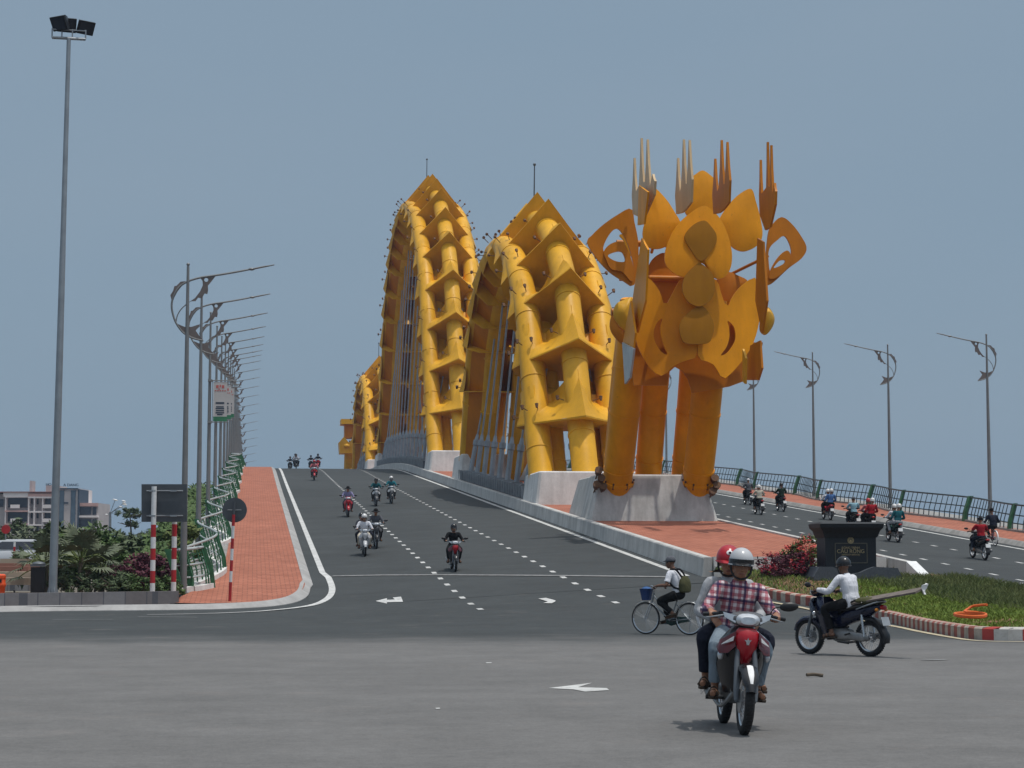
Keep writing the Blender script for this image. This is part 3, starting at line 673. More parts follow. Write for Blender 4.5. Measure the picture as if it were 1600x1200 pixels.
def tail():
    base = V((XM, 84, lk(ZR, 84)+.7))
    t = thing('dragon_tail', 'tall golden lotus-shaped dragon tail sculpture with spikes on leaning tubes', 'sculpture', base)
    # legs: five leaning tubes
    zt = W(800, 590, 80).z
    def lg(p0, p1, p2, r): return tuple(tuple(WY(*q)) for q in (p0, p1, p2))+(r,)
    legs = [lg((963, 768, 82.4), (981, 597, 79.9), (992, 470, 79.4), .64), lg((1088, 768, 82.4), (1106, 597, 79.9), (1112, 470, 79.4), .66),
            lg((962, 742, 86.2), (974, 597, 83.6), (990, 470, 82.0), .56), lg((1013, 742, 86.4), (1024, 597, 83.6), (1040, 430, 81.6), .60), lg((1068, 742, 86.2), (1080, 597, 83.6), (1090, 430, 81.6), .56)]
    for a, b, c, r in legs:
        a = V(a); a = a-(V(b)-a)*.18
        pts = cr([a, V(b), V(c)], 8); mb = MB(); mb.tube(pts, r, 22)
        for i in (3, 6, 9): mb.tube([pts[i], pts[i]+(pts[i+1]-pts[i]).normalized()*.09], r+.03, 22)
        mb.build('leg', M('gold_d'), t)
    for (a, b, c, r) in legs[:2]:        # anchor collars with bolts and stub lights
        a = V(a); d = (V(b)-a).normalized(); mb = MB(); mb.tube([a+d*.45, a+d*.6], r+.10, 22); mb.build('anchor_ring', M('gold_d'), t)
        mb = MB()
        for k in range(14):
            q = 2*pi*k/14; u = V((cos(q), 0, sin(q))); u = (u-d*u.dot(d)).normalized(); mb.tube([a+u*(r+.06)+d*.40, a+u*(r+.06)+d*.68], .04, 6)
        mb.build('bolts', M('rust'), t)
    for x, y in ((934, 740), (938, 752), (931, 762), (941, 765), (1115, 752), (1118, 763), (1112, 772)):
        A = WY(x, y, 81.6 if y > 700 else 78.4); mb = MB(); mb.tube([A, A+V((0, -.3, .15))], [.12, .18], 8); mb.tube([A, A+V((.0, .5, -.2))], .04, 5); mb.build('floodlight', M('rust'), t)
    # rings and cross tubes
    for z, y, x0, x1, r in ((13.5, 79.5, 15.3, 19.2, .14), (12.2, 80.9, 15.2, 18.9, .16), (15.0, 79.6, 15.2, 19.2, .14)):
        mb = MB(); mb.cyl((x0, y, z), (x1, y, z), r, 10); mb.build('cross_tube', M('gold_r'), t)
    # front leaves, back to front
    A = C5([(800, 5), (860, 40), (910, 100), (950, 190), (975, 300), (968, 390), (935, 445), (890, 462), (850, 440), (790, 362), (725, 440), (680, 452), (620, 432), (570, 385), (554, 325), (575, 235), (630, 130), (715, 50)])
    G1 = C1([(870, 265), (915, 290), (958, 335), (978, 420), (972, 500), (940, 560), (870, 580), (800, 560), (762, 520), (768, 420), (790, 325), (828, 288)])
    H1 = C1([(562, 372), (640, 440), (700, 530), (735, 600), (708, 670), (640, 740), (570, 755), (520, 730), (497, 660), (518, 560), (545, 470)])
    I1 = C1([(1178, 382), (1205, 460), (1232, 560), (1246, 670), (1212, 735), (1130, 770), (1060, 745), (1020, 680), (975, 590), (1005, 520), (1060, 450), (1120, 400)])
    leaf('crest_leaf', G1, t, 'gold_d', 1.1, .12); leaf('side_leaf', H1, t, 'gold_d', .75, .12); leaf('side_leaf', I1, t, 'gold_d', .75, .12)
    # rear leaves seen through the gaps
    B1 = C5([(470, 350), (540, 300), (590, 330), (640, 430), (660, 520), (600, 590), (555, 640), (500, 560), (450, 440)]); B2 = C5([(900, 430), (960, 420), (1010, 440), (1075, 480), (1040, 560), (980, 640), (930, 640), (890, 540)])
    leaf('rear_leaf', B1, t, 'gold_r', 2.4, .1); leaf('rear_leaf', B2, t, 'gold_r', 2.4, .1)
    # big lower pair
    FL = C5([(440, 450), (480, 480), (525, 545), (556, 628), (600, 560), (655, 465), (715, 450), (752, 480), (757, 640), (757, 870), (750, 950), (715, 965), (655, 985), (600, 1015), (545, 1068), (485, 1042), (430, 970), (378, 860), (376, 760), (405, 610), (425, 500)])
    FR = C5([(761, 480), (800, 460), (880, 470), (910, 560), (945, 640), (975, 580), (1030, 510), (1120, 455), (1150, 560), (1152, 680), (1130, 800), (1090, 900), (1010, 1010), (925, 1088), (890, 1042), (850, 990), (770, 960), (760, 870), (760, 640)])
    hL = C5([(540, 712), (508, 735), (486, 790), (492, 850), (530, 915), (572, 935), (548, 880), (532, 820), (528, 760)]); hR = C5([(948, 725), (985, 760), (997, 820), (985, 870), (945, 925), (905, 940), (940, 890), (958, 830), (957, 770)])
    curve = lambda x, y: .0022*abs(x-1089)**1.25
    ringplate('petal', FL, hL, t, 'gold_d', .15, f=curve); ringplate('petal', FR, hR, t, 'gold_d', .15, f=curve)
    flat('backing_plate', C5([(480, 700), (760, 620), (1010, 700), (1000, 960), (760, 900), (500, 960)]), t, 'gold_r', 1.0)  # dark tone paints in the shade seen through the petal openings
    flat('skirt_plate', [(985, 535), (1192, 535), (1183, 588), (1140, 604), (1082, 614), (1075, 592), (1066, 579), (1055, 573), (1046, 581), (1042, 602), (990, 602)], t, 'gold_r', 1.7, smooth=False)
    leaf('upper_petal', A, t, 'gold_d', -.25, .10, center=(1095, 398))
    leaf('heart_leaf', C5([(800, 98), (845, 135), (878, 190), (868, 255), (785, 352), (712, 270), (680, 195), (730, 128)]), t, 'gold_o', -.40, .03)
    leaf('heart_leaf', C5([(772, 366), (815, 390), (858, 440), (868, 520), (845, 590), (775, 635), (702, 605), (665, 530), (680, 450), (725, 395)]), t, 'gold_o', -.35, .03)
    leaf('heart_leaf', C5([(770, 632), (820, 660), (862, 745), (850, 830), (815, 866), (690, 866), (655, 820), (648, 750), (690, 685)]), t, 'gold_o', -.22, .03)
    # horns with openings
    JL = C1([(150, 712), (180, 670), (240, 612), (330, 548), (424, 503), (446, 590), (470, 720), (466, 870), (440, 985), (380, 958), (290, 900), (205, 808)])
    jl = C1([(250, 752), (290, 664), (340, 628), (388, 690), (422, 780), (438, 868), (400, 895), (335, 862), (280, 812)])
    out = lambda x, y: -.004*(1000-x)
    ringplate('horn', JL, jl, t, 'gold_r', .9, f=out)
    ringplate('inner_horn', C1([(256, 770), (300, 722), (370, 712), (412, 780), (440, 880), (430, 960), (370, 900), (300, 880), (268, 820)]), C1([(280, 800), (320, 776), (368, 776), (386, 832), (330, 832)]), t, 'gold_r', .78, f=out)
    flat('horn_back', C1([(352, 672), (374, 668), (410, 742), (426, 800), (402, 770), (380, 706)]), t, 'gold', 1.6, f=out)  # small bright sliver: lit part of the back put into shape and colour
    JR = C1([(1366, 556), (1430, 600), (1490, 680), (1522, 752), (1490, 815), (1405, 880), (1300, 975), (1262, 960), (1268, 800), (1284, 650), (1310, 600)])
    jr = C1([(1290, 752), (1340, 700), (1384, 674), (1418, 730), (1424, 790), (1385, 855), (1305, 915), (1284, 830)])
    outr = lambda x, y: -.003*(x-1190)
    ringplate('horn', JR, jr, t, 'gold_r', .9, f=outr)
    ringplate('inner_horn', C1([(1300, 880), (1350, 800), (1400, 765), (1422, 800), (1405, 870), (1340, 930), (1290, 940)]), C1([(1316, 872), (1352, 830), (1386, 826), (1380, 846), (1340, 868)]), t, 'gold_r', .78, f=outr)
    # ears
    leaf('ear_disc', C5([(355, 590), (300, 595), (250, 622), (235, 690), (280, 760), (355, 800)]), t, 'gold', .9, .3); leaf('ear_disc', C5([(228, 690), (270, 760), (325, 800), (322, 870), (300, 878), (240, 822), (212, 760)]), t, 'gold_r', 1.2, .25)  # left ear's lit and shaded parts put into two golds
    leaf('ear_disc', C5([(1195, 640), (1225, 665), (1242, 715), (1225, 770), (1185, 812), (1150, 780), (1160, 690)]), t, 'gold', 1.5, .3)
    # upright fins along the bridge with prongs
    def fin(x, px_tips, py_tips, py0, py1, mt, w=1.0, lean=0.0):
        tips = [WX(px, py, x) for px, py in zip(px_tips, py_tips)]
        order = sorted(range(len(tips)), key=lambda k: tips[k].y); tips = [tips[k] for k in order]
        w = min([w]+[.9*(tips[k+1].y-tips[k].y) for k in range(len(tips)-1)])
        ya, yb = tips[0].y, tips[-1].y; zb = WX(px_tips[0], py0, x).z; zc = WX(px_tips[0], py1, x).z
        poly = []
        for i, T in enumerate(tips):
            poly += [V((x, T.y-w*.5, zb+(T.z-zb)*.22)), V((x, T.y-w*.24, zb+(T.z-zb)*.55)), V((x, T.y-.03, T.z)), V((x, T.y+.03, T.z)), V((x, T.y+w*.24, zb+(T.z-zb)*.55)), V((x, T.y+w*.5, zb+(T.z-zb)*.22))]
        yc = (ya+yb)/2
        poly += [V((x, yb+w*.3, zb-.4)), V((x, yc+.35, zc)), V((x, yc-.35, zc)), V((x, ya-w*.3, zb-.4))]
        mb = MB(); mb.prism(poly, V((.09, 0, 0))); mb.build('spike_fan', M(mt), t, sharp=20)
    fin(15.56, (990, 1001, 1010.5, 1019), (247, 216, 218, 272), 318, 352, 'gold_skylit'); fin(17.05, (1058, 1067, 1076), (247, 218, 219), 318, 338, 'gold_skylit')  # left fans pale: sky reflection put into the colour
    fin(18.35, (1116, 1126, 1135), (248, 219, 222), 318, 338, 'gold_r'); fin(19.85, (1187, 1198, 1203.5, 1209), (250, 222, 227, 286), 320, 365, 'gold_r')  # right fans dark: their shade put into the colour
    # long side blades running down beside the petals
    def blade(x, pts, mt):
        mb = MB(); mb.prism([WX(a, b, x) for a, b in pts], V((.08, 0, 0))); mb.build('side_blade', M(mt), t, sharp=20)
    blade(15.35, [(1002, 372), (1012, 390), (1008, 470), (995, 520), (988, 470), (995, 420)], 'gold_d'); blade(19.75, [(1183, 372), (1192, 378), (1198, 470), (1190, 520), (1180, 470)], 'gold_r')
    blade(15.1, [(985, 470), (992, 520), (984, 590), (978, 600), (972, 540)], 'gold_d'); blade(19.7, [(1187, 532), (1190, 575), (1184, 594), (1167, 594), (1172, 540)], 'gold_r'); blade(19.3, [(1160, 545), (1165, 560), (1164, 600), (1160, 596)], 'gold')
    blade(15.3, [(998, 290), (1012, 300), (1006, 350), (996, 352)], 'gold_d'); blade(15.0, [(972, 535), (990, 545), (984, 590), (976, 600)], 'rail')  # last blade pale grey: sky reflection put into the colour
    # posts tying leaves to the tubes
    for px, py, dy in ((1030, 350, .9), (1165, 350, .9), (1098, 330, 1.2), (1000, 400, 1.0), (1200, 400, 1.0), (1020, 520, 1.1), (1160, 520, 1.1)):
        A = TP(px, py, dy); mb = MB(); B = V((XM+(A.x-XM)*.6, 80.6, min(14.8, A.z-.8))); mb.cyl(A, B, .07, 8); mb.build('strut', M('gold_r'), t)
def head():
    y = 305; z0 = lk(ZR, y)
    t = thing('dragon_statue', 'small yellow crowned dragon head at the far end of the bridge', 'sculpture', (XM, y, z0))
    for x in (-1.7, 0, 1.7):
        mb = MB(); mb.tube(cr([(XM+x, y+3, z0), (XM+x, y+1, z0+4), (XM+x, y-1, z0+8)], 5), .75, 14); mb.build('neck_tube', M('gold'), t)
    mb = MB(); mb.box((XM, y-1, z0+8.2), (6.2, 4, 2.0), tap=1.04); mb.build('jaw', M('gold'), t)
    mb = MB(); mb.box((XM, y-1, z0+11.2), (5.0, 3, 2.4)); mb.build('skull', M('gold_r'), t)
    mb = MB(); mb.box((XM, y-1.4, z0+12.9), (6.0, 4.4, .9)); mb.build('crown_plate', M('gold'), t)
    for k in range(5):
        x = XM-2.6+1.3*k; mb = MB(); mb.prism([V((x-.65, y-3.1, z0+9.1)), V((x+.65, y-3.1, z0+9.1)), V((x+.3, y-3.1, z0+9.7)), V((x, y-3.1, z0+10.2)), V((x-.3, y-3.1, z0+9.7))], V((0, .2, 0))); mb.build('crown_point', M('gold'), t)
    for k in range(4): mb = MB(); mb.ell((XM-2.25+1.5*k, y-3.2, z0+8.5), .42, 12, 8); mb.build('knob', M('gold'), t)
    mb = MB(); mb.loft([[V((XM+a, y-2.5+b, z0+zz)) for a, b in ((-2.4*s, 0), (2.4*s, 0), (2.4*s, 1.2), (-2.4*s, 1.2))] for zz, s in ((.6, 1), (3, 1.15), (4.6, .7))]); mb.build('throat_plate', M('gold'), t)
    t.scale = (1.22, 1, .87)
    pedestal('far pale concrete pedestal under the yellow dragon head', y-1, y+5, z0+.5, z0+1.6)
median()
dragon_arch('golden tubular dragon arch nearest the camera, behind the leaf-shaped tail', 98.3, 137.5, 5.2, 7.6, 16.2, 4.35, 4.3, 8, 'golden arches of the dragon body')
dragon_arch('tallest golden tubular dragon arch, second along the bridge', 158.3, 229, 9.8, 12.6, 27.6, 4.6, 5.0, 15, 'golden arches of the dragon body')
dragon_arch('farthest and smallest golden dragon arch, half hidden beyond the crest', 247.5, 288, 12.6, 13.0, 15.5, 4.35, 4.0, 6, 'golden arches of the dragon body')
for lab, a, b, zz in (('grey concrete pedestal carrying the leaning legs of the dragon tail', 82.0, 87.2, 0),):
    pedestal(lab, a, b, lk(ZR, 84)+.2, W(1020, 742, 84).z, 2.35, .55, 'conc_p')
for lab, y, f in (('pale concrete pedestal under the front foot of the nearest golden arch', 98.3, 1), ('pale concrete pedestal under the rear foot of the nearest golden arch', 137.5, -1), ('pale concrete pedestal under the front foot of the tallest arch', 158.3, 1), ('pale concrete pedestal under the rear foot of the tallest arch', 229, -1), ('pale concrete pedestal under the front foot of the farthest arch', 247.5, 1), ('pale concrete pedestal under the rear foot of the farthest arch', 288, -1)):
    z = lk(ZR, y); pedestal(lab, y-1.4 if f > 0 else y-3.6, y+3.6 if f > 0 else y+1.4, z+.3, z+2.15, 2.72, .2)
tail(); head()
# ================================================================== VEHICLES
def ringm(n, R, r, c, axis=0, m=10, a0=0, a1=2*pi):        # torus about the x axis
    pass
def wheel_tyre(c, R, r, n=40, m=10, flat=1.0):
    mb = MB(); pts = [V((c[0], c[1]+R*cos(2*pi*i/n), c[2]+R*sin(2*pi*i/n))) for i in range(n)]
    vs = []; fs = []
    for i in range(n):
        q = 2*pi*i/n; d = V((0, cos(q), sin(q)))
        for k in range(m):
            w = 2*pi*k/m; vs.append(V(c)+d*(R+r*cos(w))+V((r*sin(w)*flat, 0, 0)))
    for i in range(n):
        j = (i+1) % n
        for k in range(m): l = (k+1) % m; fs.append((i*m+k, i*m+l, j*m+l, j*m+k))
    mb.add(vs, fs); return mb
def rim_mb(c, R, w, nsp, rsp=.0028, hub=.035, cast=0):
    mb = MB(); n = 40; c = V(c); rings = []
    for i in range(n+1):
        q = 2*pi*i/n; d = V((0, cos(q), sin(q))); rings.append([c+d*R+V((w, 0, 0)), c+d*(R-.016)+V((w*.7, 0, 0)), c+d*(R-.016)-V((w*.7, 0, 0)), c+d*R-V((w, 0, 0))])
    mb.loft(rings, cap=False)
    mb.tube([c-V((hub*1.5, 0, 0)), c+V((hub*1.5, 0, 0))], hub, 14)
    if cast:
        for k in range(cast):
            q = 2*pi*k/cast+.3; d = V((0, cos(q), sin(q))); mb.tube([c+d*hub, c+d*(R-.01)], [.022, .015], 6)
    else:
        for k in range(nsp):
            q = 2*pi*k/nsp; q2 = q+(.35 if k % 2 else -.35); s = 1 if k % 4 < 2 else -1
            mb.tube([c+V((s*hub*1.2, hub*cos(q2), hub*sin(q2))), c+V((0, (R-.01)*cos(q), (R-.01)*sin(q)))], rsp, 4, cap=False)
    return mb
def ered(c, rings): pass
def elring(c, rx, rz, n=16, axis='y', p=2.4):
    out = []
    for k in range(n):
        q = 2*pi*k/n; a, b = cos(q), sin(q); e = 2/p
        a = math.copysign(abs(a)**e, a); b = math.copysign(abs(b)**e, b)
        out.append(V((c[0]+a*rx, c[1], c[2]+b*rz)) if axis == 'y' else V((c[0]+a*rx, c[1]+b*rz, c[2])))
    return out
BIKE_ME = {}
def bike_meshes():
    """all part meshes of the small motorbike, in its own frame: forward +Y, wheels touching z=0"""
    B = {}
    def reg(name, mb, m, sub=None, sharp=38): B.setdefault('list', []).append((name, mb.mesh(name, sharp), m, sub))
    fa, ra = (0, .62, .287), (0, -.60, .287)
    for c, nm in ((fa, 'front_wheel'), (ra, 'rear_wheel')):
        ty = wheel_tyre(c, .243, .044, 44, 12); 
        for k in range(44):      # tread blocks
            q = 2*pi*k/44; d = V((0, cos(q), sin(q))); p = V(c)+d*.2865
            for s in (-1, 1): ty.box(p+V((s*.016, 0, 0)), (.02, .02, .006), rot=Matrix.Rotation(q-pi/2, 3, 'X'))
        reg(nm, ty, 'rubber'); reg('rim', rim_mb(c, .212, .03, 32), 'chrome', nm)
        db = MB(); db.tube([V(c)+V((.05, 0, 0)), V(c)+V((.056, 0, 0))], .105 if nm[0] == 'f' else .07, 24); reg('brake_disc', db, 'alu', nm)
    mb = MB()
    for s in (-1, 1): mb.tube([(s*.082, .62, .287), (s*.082, .60, .36), (s*.08, .525, .60), (s*.07, .47, .78)], [.02, .028, .024, .02], 10)
    mb.tube([(-.09, .62, .287), (.09, .62, .287)], .014, 8); reg('fork', mb, 'steel_d')
    # front mudguard
    mb = MB(); R = []
    for i in range(15):
        q = radians(18+i*9.5); d = V((0, cos(q), sin(q))); w = .072 if 1 < i < 13 else .045
        R.append([V(fa)+d*r+V((x, 0, 0)) for x, r in ((-w, .262), (-w, .30), (-w*.6, .325), (0, .333), (w*.6, .325), (w, .30), (w, .262), (w*.6, .312), (0, .32), (-w*.6, .312))])
    mb.loft(R); reg('front_mudguard', mb, 'P')
    mb = MB(); R = []
    for i in range(6):
        q = radians(30+i*8); d = V((0, cos(q), sin(q))); w = .027*min(1, .4+i*.25)
        R.append([V(fa)+d*r+V((x, 0, 0)) for x, r in ((-w, .3335), (0, .340), (w, .3335), (0, .330))])
    mb.loft(R); reg('mudguard_flash', mb, 'A')
    # leg shield: open shell, double skinned
    mb = MB(); prof = [(.33, .13, .30, .16), (.42, .165, .335, .17), (.52, .20, .37, .17), (.62, .225, .405, .17), (.71, .235, .43, .17), (.79, .20, .45, .19), (.87, .14, .455, .24), (.93, .09, .45, .28)]
    outer = []; inner = []
    for z, w, yf, yb in prof:
        o = []; i_ = []
        for k in range(15):
            t = k/14*2-1; x = w*math.copysign(abs(t)**.75, t); y = yf-(yf-yb)*abs(t)**2.4
            o.append(V((x, y, z))); i_.append(V((x*.93, y-.022, z)))
        outer.append(o); inner.append(list(reversed(i_)))
    rings = [o+i_ for o, i_ in zip(outer, inner)]; mb.loft(rings); reg('leg_shield', mb, 'S')
    # centre beak panel and side wings
    mb = MB(); R = []
    for z, w, y, b in ((.60, .03, .455, .02), (.66, .06, .48, .03), (.74, .085, .505, .045), (.82, .105, .51, .05), (.88, .10, .50, .045), (.915, .07, .485, .03)):
        R.append([V((x*w, y+b*(1-abs(x)**2), z)) for x in (-1, -.6, -.25, 0, .25, .6, 1)]+[V((x*w, y-.05, z)) for x in (1, 0, -1)])
    mb.loft(R); reg('beak_panel', mb, 'P2')
    for s in (-1, 1):
        mb = MB(); poly = [(.10, .49, .885), (.215, .36, .80), (.24, .29, .73), (.225, .37, .68), (.16, .455, .69), (.105, .50, .75)]
        mb.prism([V((s*x, y+.012, z)) for x, y, z in poly], V((0, .022, 0))); reg('side_wing', mb, 'W')
        mb = MB(); poly = [(.12, .492, .84), (.20, .41, .775), (.215, .385, .758), (.125, .497, .80)]
        mb.prism([V((s*x, y+.030, z)) for x, y, z in poly], V((0, .012, 0))); reg('wing_stripe', mb, 'A')
        mb = MB(); mb.ell((s*.205, .365, .665), (.03, .03, .045), 10, 6); reg('turn_signal', mb, 'lens')
    mb = MB(); mb.prism([V((x*.8, .563, .80+z*.8)) for x, z in ((0, .045), (.012, .015), (.04, .02), (.02, -.005), (.012, -.04), (0, -.03), (-.012, -.04), (-.02, -.005), (-.04, .02), (-.012, .015))], V((0, .006, 0))); reg('badge', mb, 'chrome')
    # handlebar cowl, lamp, bar, grips, mirrors
    mb = MB(); mb.loft([elring((0, .32, 1.0), .05, .03), elring((0, .36, 1.0), .15, .055), elring((0, .43, .995), .165, .068), elring((0, .485, .985), .13, .058), elring((0, .515, .98), .08, .035)]); reg('handlebar_cowl', mb, 'S')
    mb = MB(); mb.loft([elring((0, .455, .988), .118, .062), elring((0, .505, .985), .105, .054), elring((0, .532, .98), .068, .034)]); reg('headlight', mb, 'lens')
    for s in (-1, 1):
        mb = MB(); mb.loft([[V((s*a, y, z)) for a, y, z in ((.10, .49, 1.02), (.215, .43, 1.045), (.20, .445, 1.0), (.11, .50, .955))], [V((s*a, y, z)) for a, y, z in ((.10, .47, 1.02), (.215, .41, 1.045), (.20, .42, 1.0), (.11, .47, .955))]]); reg('indicator_lamp', mb, 'lens')
    mb = MB(); mb.tube(cr([(-.36, .27, 1.01), (-.24, .31, 1.025), (-.10, .37, 1.0), (0, .39, .99), (.10, .37, 1.0), (.24, .31, 1.025), (.36, .27, 1.01)], 4), .0125, 8); mb.tube([(0, .39, .99), (0, .45, .76)], .03, 10)
    for s in (-1, 1): mb.tube([(s*.20, .37, 1.015), (s*.27, .365, 1.0), (s*.34, .33, .985)], [.008, .007, .005], 6)
    reg('handlebar', mb, 'steel')
    for s in (-1, 1):
        mb = MB(); mb.tube([(s*.235, .312, 1.024), (s*.25, .308, 1.023), (s*.365, .268, 1.01)], [.024, .019, .019], 10); mb.box((s*.215, .325, 1.025), (.05, .055, .05)); reg('grip', mb, 'black')
        mb = MB(); mb.tube(cr([(s*.22, .33, 1.04), (s*.25, .335, 1.10), (s*.33, .33, 1.125)], 4), .006, 6); mb.ell((s*.385, .335, 1.125), (.085, .022, .042), 14, 8, rot=Matrix.Rotation(-s*.12, 3, 'Y')); reg('mirror', mb, 'black')
    # body
    mb = MB(); mb.loft([elring((0, .40, .80), .05, .06), elring((0, .30, .66), .075, .085), elring((0, .18, .55), .08, .09), elring((0, .05, .52), .09, .095), elring((0, -.08, .56), .115, .12), elring((0, -.22, .62), .14, .12), elring((0, -.42, .665), .14, .105), elring((0, -.62, .72), .11, .08), elring((0, -.78, .775), .07, .05), elring((0, -.86, .80), .03, .02)]); reg('body_panel', mb, 'P')
    for s in (-1, 1): mb = MB(); mb.prism([V((s*.142, y, z)) for y, z in ((-.12, .60), (-.34, .70), (-.62, .755), (-.50, .66), (-.26, .60))], V((s*.006, 0, 0))); reg('side_flash', mb, 'P2')
    mb = MB(); mb.loft([elring((0, .10, .735), .06, .02), elring((0, .06, .745), .10, .035), elring((0, -.06, .735), .13, .045), elring((0, -.22, .745), .142, .05), elring((0, -.40, .775), .138, .05), elring((0, -.58, .80), .115, .042), elring((0, -.68, .81), .07, .03)]); reg('seat', mb, 'seatv')
    mb = MB(); mb.tube(cr([(.12, -.42, .74), (.14, -.62, .80), (.11, -.82, .86), (0, -.87, .87), (-.11, -.82, .86), (-.14, -.62, .80), (-.12, -.42, .74)], 4), .012, 8); reg('grab_rail', mb, 'steel')
    mb = MB(); mb.ell((0, -.86, .775), (.085, .035, .042), 14, 8); reg('tail_light', mb, 'redlens')
    for s in (-1, 1): mb = MB(); mb.ell((s*.12, -.82, .74), (.035, .03, .028), 10, 6); reg('rear_indicator', mb, 'amber')
    # rear mudguard, plate
    mb = MB(); R = []
    for i in range(12):
        q = radians(75+i*11); d = V((0, cos(q), sin(q))); w = .075; c = V((0, -.60, .31)); rr = .315+(.03 if i > 8 else 0)
        R.append([c+d*r+V((x, 0, 0)) for x, r in ((-w, rr-.05), (-w, rr-.015), (-w*.5, rr), (w*.5, rr), (w, rr-.015), (w, rr-.05), (0, rr-.02))])
    mb.loft(R); reg('rear_mudguard', mb, 'black')
    mb = MB(); mb.box((0, -.905, .56), (.19, .006, .14), rot=Matrix.Rotation(radians(-18), 3, 'X')); reg('licence_plate', mb, 'white')
    # engine, exhaust, chain case, swing arm, shocks, pegs
    mb = MB(); mb.loft([elring((0, .30, .40), .055, .06), elring((0, .20, .385), .075, .075), elring((0, .16, .36), .10, .085), elring((0, .02, .33), .135, .105), elring((0, -.14, .33), .14, .11), elring((0, -.22, .34), .09, .08)])
    for y in (.20, .225, .25, .275): mb.loft([elring((0, y, .39), .095, .09), elring((0, y+.008, .39), .095, .09)])
    reg('engine', mb, 'alu')
    mb = MB(); mb.tube(cr([(.05, .28, .36), (.11, .22, .25), (.13, .02, .20), (.14, -.2, .22), (.155, -.34, .26)], 5), .018, 8); mb.tube([(.155, -.32, .25), (.16, -.38, .27), (.17, -.80, .37), (.17, -.82, .375)], [.02, .048, .052, .03], 14); reg('exhaust', mb, 'alu')
    mb = MB(); mb.box((.213, -.56, .315), (.012, .30, .07), rot=Matrix.Rotation(radians(13.5), 3, 'X')); reg('heat_shield', mb, 'chrome')
    mb = MB(); mb.loft([elring((-.12, -.02, .33), .02, .04), elring((-.125, -.08, .33), .03, .085), elring((-.125, -.28, .325), .028, .07), elring((-.125, -.55, .30), .028, .065), elring((-.125, -.66, .29), .02, .03)]); reg('chain_case', mb, 'alu')
    mb = MB()
    for s in (-1, 1): mb.tube([(s*.09, -.12, .35), (s*.10, -.60, .287)], [.022, .02], 8)
    mb.tube([(-.13, -.60, .287), (.13, -.60, .287)], .012, 8); reg('swing_arm', mb, 'steel_d')
    for s in (-1, 1):
        mb = MB(); mb.tube([(s*.135, -.53, .66), (s*.14, -.58, .31)], .016, 8)
        for i in range(8): mb.tube([(s*.135, -.535-.004*i, .61-.025*i), (s*.135, -.537-.004*i, .60-.025*i)], .03, 10)
        reg('shock_absorber', mb, 'chrome')
    mb = MB(); mb.tube([(-.27, .04, .27), (.27, .04, .27)], .012, 8)
    for s in (-1, 1): mb.tube([(s*.17, .04, .27), (s*.27, .04, .27)], .02, 8); mb.tube([(s*.12, -.30, .36), (s*.26, -.30, .34)], .016, 8)
    mb.tube([(-.13, -.05, .22), (-.17, -.3, .2)], .012, 6); reg('foot_pegs', mb, 'black')
    return B['list']
def scooter_meshes(): return None
BIKE = bike_meshes()
DETAIL_FAR = {'mirror', 'fork', 'front_wheel', 'rear_wheel', 'rim', 'front_mudguard', 'leg_shield', 'beak_panel', 'handlebar_cowl', 'headlight', 'indicator_lamp', 'handlebar', 'body_panel', 'seat', 'tail_light', 'licence_plate', 'engine', 'exhaust', 'rear_mudguard', 'chain_case', 'side_wing', 'grip'}
def motorbike(label, pos, head, P, P2, S='black', A='white', full=False, group='small motorbikes on the road', pitch=None, skip=(), silver_cowl=True, roll=0.0):
    hd = head.normalized(); rz = atan2(-hd.x, hd.y)
    if pitch is None:
        a = pos+hd*.6; b = pos-hd*.6; pitch = atan2(h(a.x, a.y)-h(b.x, b.y), 1.2)
    t = thing('motorbike', label, 'motorbike', pos, group, (pitch, roll, rz)); parts = {}
    for name, me, m, sub in BIKE:
        if not full and name not in DETAIL_FAR: continue
        key = (name, len([1 for k in parts if k[0] == name]))
        if (name, key[1]) in skip: parts[key] = None; continue
        k = {'P': P, 'P2': P2, 'S': S, 'A': A, 'W': 'p_dkred' if P == 'p_black' and P2 == 'p_red' else P2}.get(m, m)
        if name == 'handlebar_cowl' and silver_cowl: k = 'p_grey'
        par = t
        if sub: par = parts[(sub, 0)]
        parts[key] = put(name, me, M(k), par)
    return t
